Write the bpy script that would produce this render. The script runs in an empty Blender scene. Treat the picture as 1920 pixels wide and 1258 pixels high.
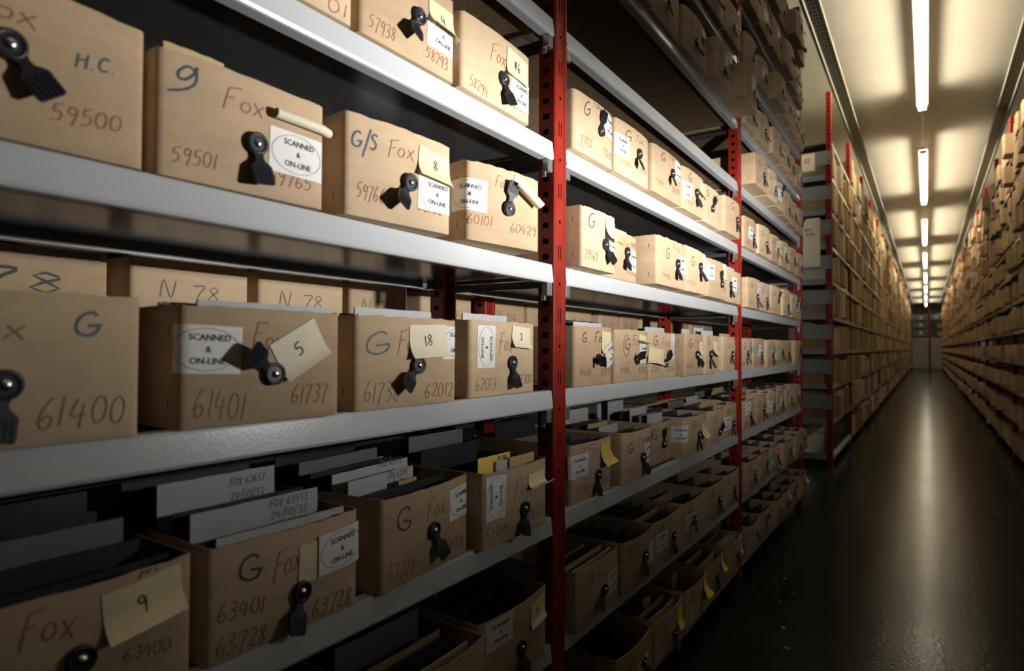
import bpy, math, random
from mathutils import Vector, Matrix
R = math.radians
SC = bpy.context.scene
COL = SC.collection
random.seed(7)

# ------------------------------------------------------------------ camera
CAM_H = 1.2707
cd = bpy.data.cameras.new('camera')
cam = bpy.data.objects.new('camera', cd)
COL.objects.link(cam)
cd.sensor_width = 36.0
cd.lens = 1160.7 * 36.0 / 1920.0
cd.clip_start, cd.clip_end = 0.02, 200
YAW, PITCH, ROLL = 0.5903, 0.0191, 0.0049
_fw = Vector((-math.sin(YAW) * math.cos(PITCH), math.cos(YAW) * math.cos(PITCH), math.sin(PITCH)))
_r = Vector((math.cos(YAW), math.sin(YAW), 0))
_u = _r.cross(_fw)
_r2 = math.cos(ROLL) * _r + math.sin(ROLL) * _u
_u2 = -math.sin(ROLL) * _r + math.cos(ROLL) * _u
_m = Matrix((_r2, _u2, -_fw)).transposed().to_4x4()
_m.translation = Vector((0, 0, CAM_H))
cam.matrix_world = _m
cd.dof.use_dof = True
cd.dof.focus_distance = 1.75
cd.dof.aperture_fstop = 3.2
SC.camera = cam

# ------------------------------------------------------------------ world, lights, exposure
w = bpy.data.worlds.new('world')
SC.world = w
w.use_nodes = True
w.node_tree.nodes['Background'].inputs[0].default_value = (0.5, 0.5, 0.55, 1)
w.node_tree.nodes['Background'].inputs[1].default_value = 0.0
SC.view_settings.view_transform = 'Standard'
SC.view_settings.look = 'None'
SC.view_settings.exposure = 0.0
SC.view_settings.gamma = 1.0
SC.view_settings.use_curve_mapping = False

# the photographer's hand-held flash, standing in the aisle to the right of the camera
FLASH_AT = Vector((0.62, 1.55, 1.44))
fl = bpy.data.lights.new('photographer_flash', 'POINT')
fl.energy = 240
fl.color = (1.0, 0.975, 0.94)
fl.shadow_soft_size = 0.035
fl.use_nodes = True
def flash_beam(nt):
    """the flash head throws a beam that is wide from side to side and narrow up and down, fullest down the aisle"""
    N = nt.nodes; Lk = nt.links
    em = N['Emission']
    g = N.new('ShaderNodeNewGeometry'); sep = N.new('ShaderNodeSeparateXYZ')
    Lk.new(g.outputs['Incoming'], sep.inputs[0])
    def mth(op, a, b=None, c=None):
        n = N.new('ShaderNodeMath'); n.operation = op
        for i, v in enumerate((a, b, c)):
            if v is None: continue
            if isinstance(v, (int, float)): n.inputs[i].default_value = v
            else: Lk.new(v, n.inputs[i])
        return n.outputs[0]
    sg = FLASH_SIGN
    x = mth('MULTIPLY', sep.outputs[0], sg); y = mth('MULTIPLY', sep.outputs[1], sg); z = mth('MULTIPLY', sep.outputs[2], sg)
    up = mth('MAXIMUM', mth('SUBTRACT', z, FLASH_UP), 0.0); dn = mth('MAXIMUM', mth('SUBTRACT', FLASH_UP, z), 0.0)
    q = mth('ADD', mth('DIVIDE', up, 0.125), mth('DIVIDE', dn, 0.315))
    vert = mth('EXPONENT', mth('MULTIPLY', mth('POWER', q, 2.0), -1.0))
    d = mth('ADD', mth('MULTIPLY', x, -0.34), mth('MULTIPLY', y, 0.94))
    hor = mth('ADD', mth('MULTIPLY', mth('POWER', mth('MAXIMUM', d, 0.0), 8.0), 2.0), 1.25)
    side = N.new('ShaderNodeClamp'); Lk.new(mth('SUBTRACT', mth('MULTIPLY', x, -3.4), 0.65), side.inputs[0])
    left = N.new('ShaderNodeClamp'); Lk.new(mth('DIVIDE', mth('ADD', y, 0.90), 0.6), left.inputs[0])
    Lk.new(mth('MULTIPLY', mth('MULTIPLY', mth('MULTIPLY', vert, hor), side.outputs[0]), left.outputs[0]), em.inputs['Strength'])
FLASH_SIGN, FLASH_UP = 1.0, 0.25
flash_beam(fl.node_tree)
flo = bpy.data.objects.new('photographer_flash', fl)
COL.objects.link(flo)
flo.location = FLASH_AT

LAMP_TUBE = 11.0       # radiance of the fluorescent tubes
LAMP_UP, LAMP_SIDE = 12.0, 120.0   # watts thrown up to the ceiling and out to the racks on each side
LAMP_COL = (1.0, 0.88, 0.63)

# ------------------------------------------------------------------ materials
def mat(name, col, rough=0.6, metal=0.0, spec=0.5, noise=0.0, nscale=40.0, bump=0.0, bscale=120.0, emit=None, estr=0.0, col2=None, stretch=None):
    m = bpy.data.materials.new(name)
    m.use_nodes = True
    nt = m.node_tree
    b = nt.nodes['Principled BSDF']
    b.inputs['Base Color'].default_value = (*col, 1)
    b.inputs['Roughness'].default_value = rough
    b.inputs['Metallic'].default_value = metal
    b.inputs['Specular IOR Level'].default_value = spec
    tc = nt.nodes.new('ShaderNodeTexCoord')
    src = tc.outputs['Object']
    if stretch:
        mp = nt.nodes.new('ShaderNodeMapping')
        mp.inputs['Scale'].default_value = stretch
        nt.links.new(src, mp.inputs['Vector'])
        src = mp.outputs['Vector']
    if noise > 0 or col2:
        n = nt.nodes.new('ShaderNodeTexNoise')
        n.inputs['Scale'].default_value = nscale
        n.inputs['Detail'].default_value = 6
        n.inputs['Roughness'].default_value = 0.65
        nt.links.new(src, n.inputs['Vector'])
        r = nt.nodes.new('ShaderNodeValToRGB')
        c2 = col2 or tuple(c * (1 - noise) for c in col)
        r.color_ramp.elements[0].position = 0.35
        r.color_ramp.elements[1].position = 0.65
        r.color_ramp.elements[0].color = (*c2, 1)
        r.color_ramp.elements[1].color = (*col, 1)
        nt.links.new(n.outputs['Fac'], r.inputs['Fac'])
        nt.links.new(r.outputs['Color'], b.inputs['Base Color'])
    if bump > 0:
        n2 = nt.nodes.new('ShaderNodeTexNoise')
        n2.inputs['Scale'].default_value = bscale
        n2.inputs['Detail'].default_value = 4
        nt.links.new(src, n2.inputs['Vector'])
        bp = nt.nodes.new('ShaderNodeBump')
        bp.inputs['Strength'].default_value = bump
        bp.inputs['Distance'].default_value = 0.002
        nt.links.new(n2.outputs['Fac'], bp.inputs['Height'])
        nt.links.new(bp.outputs['Normal'], b.inputs['Normal'])
    if emit:
        b.inputs['Emission Color'].default_value = (*emit, 1)
        b.inputs['Emission Strength'].default_value = estr
    return m

M = {}
CB = [(0.55, 0.405, 0.26), (0.50, 0.36, 0.225), (0.59, 0.44, 0.285)]
M['card'] = [mat('brown_cardboard_%s' % n, c, 0.8, spec=0.2, noise=0.16, nscale=9, bump=0.2, bscale=60, stretch=(1, 1, 2.5))
             for n, c in zip(('tan', 'dark', 'pale'), CB)]
M['rim'] = mat('cut_cardboard_edge', (0.50, 0.35, 0.20), 0.9, spec=0.1, noise=0.4, nscale=120)
M['paper'] = mat('white_sticker_paper', (0.80, 0.79, 0.76), 0.6, noise=0.06, nscale=30)
M['note'] = mat('yellow_note_paper', (0.80, 0.68, 0.42), 0.65, noise=0.08, nscale=20)
M['note2'] = mat('cream_note_paper', (0.80, 0.72, 0.54), 0.65, noise=0.08, nscale=20)
M['bright'] = mat('bright_yellow_note_paper', (0.80, 0.60, 0.12), 0.65, noise=0.05, nscale=20)
M['teal'] = mat('teal_tag_paper', (0.03, 0.42, 0.40), 0.6)
M['br'] = mat('brown_crayon', (0.33, 0.12, 0.05), 0.7, noise=0.35, nscale=300)
M['bl'] = mat('blue_marker_ink', (0.045, 0.075, 0.115), 0.6, noise=0.3, nscale=200)
M['bk'] = mat('black_marker_ink', (0.025, 0.025, 0.03), 0.6)
M['re'] = mat('red_crayon', (0.42, 0.07, 0.02), 0.7, noise=0.3, nscale=250)
M['ink'] = mat('printed_black_ink', (0.035, 0.035, 0.04), 0.7)
M['pencil'] = mat('grey_pencil', (0.16, 0.14, 0.12), 0.8)
M['rubber'] = mat('black_rubber', (0.012, 0.014, 0.020), 0.42, spec=0.45)
M['steel'] = mat('bright_rivet_steel', (0.75, 0.74, 0.70), 0.25, metal=1.0)
M['staple'] = mat('dark_staple_wire', (0.10, 0.075, 0.05), 0.4)
M['zinc'] = mat('zinc_bracket_steel', (0.62, 0.64, 0.66), 0.3, metal=0.9)
M['beam'] = mat('grey_painted_steel', (0.52, 0.545, 0.565), 0.27, spec=0.5, noise=0.05, nscale=6, bump=0.10, bscale=220)
M['deck'] = mat('grey_shelf_steel', (0.045, 0.047, 0.05), 0.22, spec=0.6, noise=0.12, nscale=5)
M['chip'] = mat('brown_chipboard', (0.22, 0.15, 0.085), 0.7, spec=0.2, noise=0.3, nscale=60)
M['red'] = mat('red_painted_steel', (0.26, 0.018, 0.011), 0.32, spec=0.5, noise=0.18, nscale=12, bump=0.05, bscale=150)
M['hole_shade'] = mat('black_slot_shade', (0.004, 0.003, 0.003), 0.9, spec=0.0)  # flat black patches paint in the shade inside punched openings
M['sheet'] = [mat('white_folder_paper', (0.52, 0.52, 0.53), 0.6, noise=0.12, nscale=12),
              mat('grey_folder_paper', (0.17, 0.175, 0.19), 0.6, noise=0.12, nscale=12),
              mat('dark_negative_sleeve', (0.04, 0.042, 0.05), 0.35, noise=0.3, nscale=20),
              mat('manila_folder_card', (0.55, 0.40, 0.20), 0.7, noise=0.12, nscale=14)]
M['ceil'] = mat('white_painted_ceiling', (0.80, 0.77, 0.71), 0.8, spec=0.1, noise=0.04, nscale=1.2)
M['wall'] = mat('grey_painted_wall', (0.08, 0.078, 0.072), 0.8, spec=0.2, noise=0.1, nscale=2)
M['galv'] = mat('galvanised_rail_steel', (0.20, 0.20, 0.18), 0.5, metal=0.3, noise=0.3, nscale=25)
M['panel'] = mat('grey_end_panel_steel', (0.22, 0.22, 0.215), 0.5, noise=0.06, nscale=10)
M['tube'] = mat('lit_fluorescent_tube', (0.9, 0.9, 0.9), 0.5, emit=LAMP_COL, estr=LAMP_TUBE)
M['dimtube'] = mat('dim_fluorescent_tube', (0.9, 0.9, 0.9), 0.5, emit=LAMP_COL, estr=LAMP_TUBE*0.26)
M['lampw'] = mat('white_lamp_housing', (0.72, 0.71, 0.68), 0.4)
M['greybox'] = mat('blue_grey_card', (0.20, 0.23, 0.26), 0.8, noise=0.1, nscale=8)
M['cabinet'] = mat('off_white_cabinet_steel', (0.42, 0.41, 0.39), 0.5, noise=0.04, nscale=5)
M['file'] = [mat('box_file_%s' % n, c, 0.75, spec=0.2, noise=0.18, nscale=9, stretch=(1, 1, 4)) for n, c in
             (('buff', (0.52, 0.40, 0.22)), ('ochre', (0.44, 0.32, 0.15)), ('cream', (0.66, 0.58, 0.42)), ('brown', (0.36, 0.24, 0.12)))]

# floor: dark green-grey gloss paint with scuffs, cracks and fine ripples
def floor_mat():
    m = bpy.data.materials.new('dark_green_floor_paint')
    m.use_nodes = True
    nt = m.node_tree
    b = nt.nodes['Principled BSDF']
    tc = nt.nodes.new('ShaderNodeTexCoord')
    n = nt.nodes.new('ShaderNodeTexNoise'); n.inputs['Scale'].default_value = 1.3; n.inputs['Detail'].default_value = 8
    nt.links.new(tc.outputs['Object'], n.inputs['Vector'])
    r = nt.nodes.new('ShaderNodeValToRGB')
    r.color_ramp.elements[0].position = 0.3; r.color_ramp.elements[1].position = 0.75
    r.color_ramp.elements[0].color = (0.012, 0.016, 0.012, 1)
    r.color_ramp.elements[1].color = (0.024, 0.027, 0.020, 1)
    nt.links.new(n.outputs['Fac'], r.inputs['Fac'])
    # hairline cracks
    vo = nt.nodes.new('ShaderNodeTexVoronoi'); vo.feature = 'DISTANCE_TO_EDGE'; vo.inputs['Scale'].default_value = 0.42
    n3 = nt.nodes.new('ShaderNodeTexNoise'); n3.inputs['Scale'].default_value = 2.5
    mx = nt.nodes.new('ShaderNodeMix'); mx.data_type = 'RGBA'; mx.inputs[0].default_value = 0.18
    nt.links.new(tc.outputs['Object'], n3.inputs['Vector'])
    nt.links.new(tc.outputs['Object'], mx.inputs[6]); nt.links.new(n3.outputs['Color'], mx.inputs[7])
    nt.links.new(mx.outputs[2], vo.inputs['Vector'])
    lt = nt.nodes.new('ShaderNodeMath'); lt.operation = 'LESS_THAN'; lt.inputs[1].default_value = 0.003
    nt.links.new(vo.outputs['Distance'], lt.inputs[0])
    mc = nt.nodes.new('ShaderNodeMix'); mc.data_type = 'RGBA'
    nt.links.new(lt.outputs[0], mc.inputs[0]); nt.links.new(r.outputs['Color'], mc.inputs[6])
    mc.inputs[7].default_value = (0.012, 0.014, 0.012, 1)
    nt.links.new(mc.outputs[2], b.inputs['Base Color'])
    rr = nt.nodes.new('ShaderNodeMapRange'); rr.inputs[3].default_value = 0.10; rr.inputs[4].default_value = 0.19
    nt.links.new(n.outputs['Fac'], rr.inputs[0]); nt.links.new(rr.outputs[0], b.inputs['Roughness'])
    nb = nt.nodes.new('ShaderNodeTexNoise'); nb.inputs['Scale'].default_value = 55; nb.inputs['Detail'].default_value = 3
    nt.links.new(tc.outputs['Object'], nb.inputs['Vector'])
    bp = nt.nodes.new('ShaderNodeBump'); bp.inputs['Strength'].default_value = 0.24; bp.inputs['Distance'].default_value = 0.003
    nt.links.new(nb.outputs['Fac'], bp.inputs['Height']); nt.links.new(bp.outputs['Normal'], b.inputs['Normal'])
    b.inputs['Specular IOR Level'].default_value = 0.075
    return m
M['floor'] = floor_mat()

# ------------------------------------------------------------------ mesh helpers
class MB:
    """collects vertices and faces, then links them as ONE mesh object"""
    def __init__(s):
        s.v, s.f, s.m, s.sm, s.mats = [], [], [], [], []
    def mi(s, m):
        if m not in s.mats: s.mats.append(m)
        return s.mats.index(m)
    def add(s, vs, fs, m, smooth=False):
        o = len(s.v); k = s.mi(m)
        s.v += [tuple(p) for p in vs]
        for f in fs:
            s.f.append(tuple(i + o for i in f)); s.m.append(k); s.sm.append(smooth)
    def box(s, lo, hi, m, bev=0.0):
        x0, y0, z0 = lo; x1, y1, z1 = hi
        if bev <= 0:
            s.add([(x0,y0,z0),(x1,y0,z0),(x1,y1,z0),(x0,y1,z0),(x0,y0,z1),(x1,y0,z1),(x1,y1,z1),(x0,y1,z1)],
                  [(0,3,2,1),(4,5,6,7),(0,1,5,4),(1,2,6,5),(2,3,7,6),(3,0,4,7)], m)
            return
        c = [(x0+x1)/2, (y0+y1)/2, (z0+z1)/2]; h = [(x1-x0)/2, (y1-y0)/2, (z1-z0)/2]
        bev = min(bev, min(h) * 0.9)
        vs, idx = [], {}
        for sx in (-1,1):
            for sy in (-1,1):
                for sz in (-1,1):
                    for ax in range(3):
                        d = [h[0]-bev, h[1]-bev, h[2]-bev]; d[ax] = h[ax]
                        idx[(sx,sy,sz,ax)] = len(vs)
                        vs.append((c[0]+sx*d[0], c[1]+sy*d[1], c[2]+sz*d[2]))
        fs = []
        for ax in range(3):
            a, b_ = [(1,2),(2,0),(0,1)][ax]
            for sg in (-1,1):
                q = []
                for p, r_ in ((-1,-1),(1,-1),(1,1),(-1,1)):
                    k = [0,0,0]; k[ax] = sg; k[a] = p; k[b_] = r_
                    q.append(idx[(*k, ax)])
                fs.append(tuple(q if sg > 0 else q[::-1]))
        for ax in range(3):
            a, b_ = [(1,2),(2,0),(0,1)][ax]
            for p in (-1,1):
                for r_ in (-1,1):
                    k0 = [0,0,0]; k1 = [0,0,0]
                    k0[ax] = -1; k1[ax] = 1; k0[a] = k1[a] = p; k0[b_] = k1[b_] = r_
                    q = (idx[(*k0,a)], idx[(*k1,a)], idx[(*k1,b_)], idx[(*k0,b_)])
                    fs.append(q if p*r_ > 0 else q[::-1])
        for sx in (-1,1):
            for sy in (-1,1):
                for sz in (-1,1):
                    q = tuple(idx[(sx,sy,sz,ax)] for ax in range(3))
                    fs.append(q if sx*sy*sz > 0 else q[::-1])
        s.add(vs, fs, m)
    def prism(s, prof, a, b_, m, axis='y', smooth=False):
        """prof: closed 2-D polygon; extruded along axis from a to b"""
        n = len(prof)
        def P(p, t):
            return (p[0], t, p[1]) if axis == 'y' else (p[0], p[1], t) if axis == 'z' else (t, p[0], p[1])
        vs = [P(p, a) for p in prof] + [P(p, b_) for p in prof]
        fs = [(i, (i+1) % n, n + (i+1) % n, n + i) for i in range(n)]
        s.add(vs, fs, m, smooth)
        s.add(vs, [tuple(range(n))[::-1], tuple(range(n, 2*n))], m)
    def tube(s, p0, p1, r, m, n=10, caps=True):
        p0, p1 = Vector(p0), Vector(p1)
        q = (p1 - p0).to_track_quat('Z', 'Y')
        vs = []
        for p in (p0, p1):
            for i in range(n):
                t = 2*math.pi*i/n
                vs.append(p + q @ Vector((r*math.cos(t), r*math.sin(t), 0)))
        s.add(vs, [(i, (i+1) % n, n + (i+1) % n, n + i) for i in range(n)], m, True)
        if caps: s.add(vs, [tuple(range(n))[::-1], tuple(range(n, 2*n))], m)
    def mesh(s, name):
        me = bpy.data.meshes.new(name)
        me.from_pydata(s.v, [], s.f)
        for m in s.mats: me.materials.append(m)
        me.polygons.foreach_set('material_index', s.m)
        me.polygons.foreach_set('use_smooth', s.sm)
        me.update()
        return me
    def build(s, name, parent=None, loc=None):
        return link(name, s.mesh(name), parent, loc)

def link(name, me, parent=None, loc=None, rot=None):
    o = bpy.data.objects.new(name, me)
    COL.objects.link(o)
    if parent: o.parent = parent
    if loc: o.location = loc
    if rot: o.rotation_euler = rot
    return o
def thing(name, label, cat, loc=(0,0,0), rz=0.0, group=None):
    o = bpy.data.objects.new(name, None)
    COL.objects.link(o)
    o.empty_display_size = 0.05
    o.location = loc; o.rotation_euler = (0, 0, rz)
    o['label'] = label; o['category'] = cat
    if group: o['group'] = group
    return o
def tag(o, label, cat, group=None, kind=None):
    o['label'] = label; o['category'] = cat
    if group: o['group'] = group
    if kind: o['kind'] = kind
    return o
def struct(name, mb, label=None):
    o = mb.build(name); o['kind'] = 'structure'
    if label: o['label'] = label
    return o

# ------------------------------------------------------------------ room shell
A = 0.84                      # half width of the aisle
BAY = 1.9805
P1 = 1.491                    # post between the near bay and the middle bay
SHELF = [0.134, 0.474, 0.814, 1.155, 1.497, 1.833, 2.172, 2.512, 2.852, 3.192, 3.532, 3.872]
CEIL = 5.0
Y_END = 60.5
b = MB(); b.box((-3.2, -4, -0.1), (3.2, Y_END, 0), M['floor']); struct('floor', b)
b = MB(); b.box((-3.2, -4, CEIL), (3.2, Y_END, CEIL + 0.1), M['ceil']); struct('ceiling', b)
b = MB(); b.box((-3.3, -4, 0), (-3.2, Y_END, CEIL), M['wall']); struct('wall_left', b)
b = MB(); b.box((3.2, -4, 0), (3.3, Y_END, CEIL), M['wall']); struct('wall_right', b)
b = MB(); b.box((-3.2, Y_END, 0), (3.2, Y_END + 0.1, CEIL), M['wall']); struct('wall_back', b)
b = MB(); b.box((-3.2, -4.1, 0), (3.2, -4, CEIL), M['wall']); struct('wall_front', b)
# perforated ceiling rails above both rack fronts
def rail(name, side):
    b = MB()
    y0, y1 = 5.52, 56.0
    xo = side * 0.85; xi = side * 0.965
    b.box((min(xo, xi), y0, 4.655), (max(xo, xi), y1, 4.665), M['galv'])
    b.box((min(xi, xi + side*0.004), y0, 4.60), (max(xi, xi + side*0.004), y1, 4.665), M['galv'])
    b.box((min(xo, xo - side*0.006), y0, 4.64), (max(xo, xo - side*0.006), y1, 4.69), M['galv'])
    b.box((min(xi, xi + side*0.03), y0, 4.59), (max(xi, xi + side*0.03), y1, 4.602), M['galv'])
    y = y0 + .06
    while y < 30:
        for k in (0.028, 0.062, 0.09):
            x = xo + side*k
            b.box((x - .007, y, 4.6535), (x + .007, y + .045, 4.6548), M['hole_shade'])
        y += .085
    y = y0 + 1.0
    while y < y1:
        b.tube((side*.91, y, 4.665), (side*.91, y, CEIL), .008, M['zinc'], 6)
        y += 1.98
    o = b.build(name); o['kind'] = 'structure'
rail('trim_1', -1); rail('trim_2', 1)

# ------------------------------------------------------------------ strip lights
LAMP_Y = [-1.0] + [5.93 + 6.93*i for i in range(8)]
LAMP_LEN = 4.65
LAMP_PLACE = ['overhead, above the top picture edge', 'nearest to the camera', 'second along the aisle', 'third along the aisle', 'fourth along the aisle', 'fifth along the aisle',
              'sixth along the aisle', 'second from the far end', 'at the far end of the aisle']
def lamp_parts(t, power=1.0):
    L = LAMP_LEN
    b = MB(); b.box((-.068, 0, .045), (.068, L, .051), M['lampw'], .002); b.box((-.03, .02, .051), (.03, L - .02, .09), M['lampw'], .004)
    b.build('housing', t)
    for x in (-.028, .028):
        b = MB(); b.tube((x, .035, 0), (x, L - .035, 0), .019, M['tube' if power == 1.0 else 'dimtube'], 14); b.build('fluorescent_tube', t)
    for sx in (-1, 1):
        for el, en, sp in ((24, LAMP_UP, 100), (-28, LAMP_SIDE, 86)):
            al = bpy.data.lights.new('lamp_glow', 'AREA')
            al.shape = 'RECTANGLE'; al.size = L - .08; al.size_y = .03; al.energy = en*power; al.color = LAMP_COL; al.spread = R(sp)
            ao = bpy.data.objects.new('lamp_glow', al); COL.objects.link(ao); ao.parent = t
            ao.location = (sx*.052, L/2, .010 if el > 0 else -.006)
            ao.rotation_euler = Vector((sx*math.cos(R(el)), 0, math.sin(R(el)))).to_track_quat('-Z', 'Y').to_euler()
    for y in (0, L - .035):
        b = MB(); b.box((-.05, y, -.022), (.05, y + .035, .031), M['lampw'], .004); b.build('lamp_holder', t)
    for y in (.5, L - .5):
        b = MB(); b.tube((0, y, .08), (0, y, CEIL - 4.70), .006, M['zinc'], 6); b.build('hanger_rod', t)
for i, y in enumerate(LAMP_Y):
    t = thing('strip_light', 'lit white fluorescent strip light hung under the ceiling, ' + LAMP_PLACE[i], 'lamp', (-.03, y, 4.70), 0, 'strip lights along the aisle ceiling')
    lamp_parts(t, .26 if i == 0 else 1.0)     # the unseen first lamp is turned down to limit its fill light
    # conduit between this lamp and the next
    if 0 < i < 8:
        b = MB(); b.tube((-.03, y + LAMP_LEN + .01, 4.79), (-.03, y + 6.92, 4.79), .012, M['zinc'], 8)
        o = b.build('cable_conduit')
        tag(o, 'thin conduit from the strip light %s to the next one' % LAMP_PLACE[i].replace('along the aisle', 'along'), 'conduit', 'conduits between the strip lights')

# ------------------------------------------------------------------ shelving
def post_mb(z1, s=1):
    """C-section upright, front face at x=0 looking along +x (s=1) or -x (s=-1), centred on y=0"""
    b = MB(); W = .0335
    prof = [(0,-.0215),(-.0035,-.018),(-.0035,.018),(0,.0215),(0,.029),(-.004,W),(-.052,W),(-.052,W-.004),(-.006,W-.004),(-.006,-W+.004),(-.052,-W+.004),(-.052,-W),(-.004,-W),(0,-.029)]
    b.prism([(s*x, y) for x, y in (prof if s > 0 else prof)], 0, z1, M['red'], 'z')
    z = .07
    e = .0004
    def patch(y0, y1, za, zb, x=-.0035):
        X = s*(x + e)
        q = [(X,y0,za),(X,y1,za),(X,y1,zb),(X,y0,zb)]
        b.add(q, [(0,1,2,3) if s > 0 else (3,2,1,0)], M['hole_shade'])
    while z < z1 - .05:
        # flat black disc for a round hole
        X = s*(-.0035 + e)
        vs = [(X, .0048*math.cos(2*math.pi*i/10), z + .0048*math.sin(2*math.pi*i/10)) for i in range(10)]
        b.add(vs, [tuple(range(10)) if s > 0 else tuple(range(10))[::-1]], M['hole_shade'])
        for y in (-.0065, .0065): patch(y - .0017, y + .0017, z + .066, z + .106)
        z += .172
    z = .05
    while z < z1 - .03:
        for sy in (-1, 1):
            Y = sy*(W + e)
            q = [(s*-.038,Y,z),(s*-.020,Y,z),(s*-.020,Y,z+.015),(s*-.038,Y,z+.015)]
            b.add(q, [(0,1,2,3) if sy*s < 0 else (3,2,1,0)], M['hole_shade'])
        z += .043
    return b
def beam_mb(L, s=1):
    """shelf beam, front face at x=0, top at z=0"""
    b = MB()
    prof = [(-.030,0),(-.008,0),(-.0055,-.0015),(-.0045,-.005),(0,-.046),(-.002,-.0505),(-.006,-.052),(-.030,-.052),(-.030,-.049),(-.005,-.049),(-.004,-.047),(-.0085,-.004),(-.030,-.004)]
    b.prism([(s*x, z) for x, z in prof], 0, L, M['beam'], 'y')
    return b
def clip_mb(s=1):
    b = MB()
    b.box((-.022, -.012, -.035), (-.002, .012, 0), M['zinc'], .002)
    b.box((-.026, -.009, -.048), (-.014, -.002, -.03), M['zinc'], .001)
    return b
ORD = ['bottom', 'second', 'third', 'fourth', 'fifth', 'sixth', 'seventh', 'eighth', 'ninth', 'tenth', 'eleventh', 'top']

# the near left rack: three bays, full detail
XF, XR = -A, -1.285
rack = thing('shelving_rack', 'tall red and grey steel shelving rack at the left with three bays of cardboard boxes', 'shelving', (XF, 0, 0))
pm = post_mb(4.05).mesh('upright_post'); pmr = post_mb(4.05, -1).mesh('upright_post')
for j in range(-1, 3):
    y = P1 + j*BAY
    link('upright_post', pm, rack, (.002, y, 0)); link('upright_post', pmr, rack, (XR - XF - .002, y, 0))
L0 = BAY - .067 - .006
bmf = beam_mb(L0).mesh('beam'); bmr = beam_mb(L0, -1).mesh('beam'); cm = clip_mb().mesh('beam_bracket')
d = MB(); d.box((XR - XF + .034, 0, -.030), (-.034, L0, -.006), M['deck'], .002); dm = d.mesh('shelf_deck')
d = MB(); d.box((XR - XF + .032, 0, -.024), (-.032, L0, -.005), M['chip'], .002); dmc = d.mesh('shelf_deck')
br = MB(); br.box((XR - XF + .055, -.012, -.060), (-.055, .012, -.040), M['deck'], .002); brm = br.mesh('cross_brace')
for k, z in enumerate(SHELF):
    for j in range(3):
        y0 = P1 + (j-1)*BAY + .0335 + .003
        link('beam', bmf, rack, (0, y0, z)); link('beam', bmr, rack, (XR - XF, y0, z))
        link('shelf_deck', dmc if k >= 6 else dm, rack, (0, y0, z))
        if k in (3, 4, 5, 6):
            for ye in (y0 + .014, y0 + L0 - .014):
                link('beam_bracket', cm, rack, (0, ye, z - .052))
    for j in range(-1, 3):
        link('cross_brace', brm, rack, (0, P1 + j*BAY, z))

# ------------------------------------------------------------------ cardboard boxes
class Face:
    """surface of a box: u runs along the front from its centre (and on round the corners), v runs up"""
    def __init__(s, w, h, bulge, r=.011):
        s.w, s.h, s.b, s.r = w, h, bulge, r
        s.half = w/2 - r
    def P(s, u, v):
        a = abs(u); sg = 1 if u >= 0 else -1
        if a <= s.half:
            t = u/s.half
            g = max(0.0, min(1.15, v/s.h))
            return Vector((s.b*(1 - t*t)*(g*g*.7 + .3*math.sin(math.pi*min(g, 1)))  , u, v))
        a -= s.half
        if a <= s.r*math.pi/2:
            q = a/s.r
            return Vector((-s.r + s.r*math.cos(q), sg*(s.half + s.r*math.sin(q)), v))
        return Vector((-s.r - (a - s.r*math.pi/2), sg*s.w/2, v))
    def N(s, u, v):
        e = .0015
        du = s.P(u+e, v) - s.P(u-e, v); dv = s.P(u, v+e) - s.P(u, v-e)
        return du.cross(dv).normalized()
    def at(s, u, v, off):
        return s.P(u, v) + s.N(u, v)*off

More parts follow.
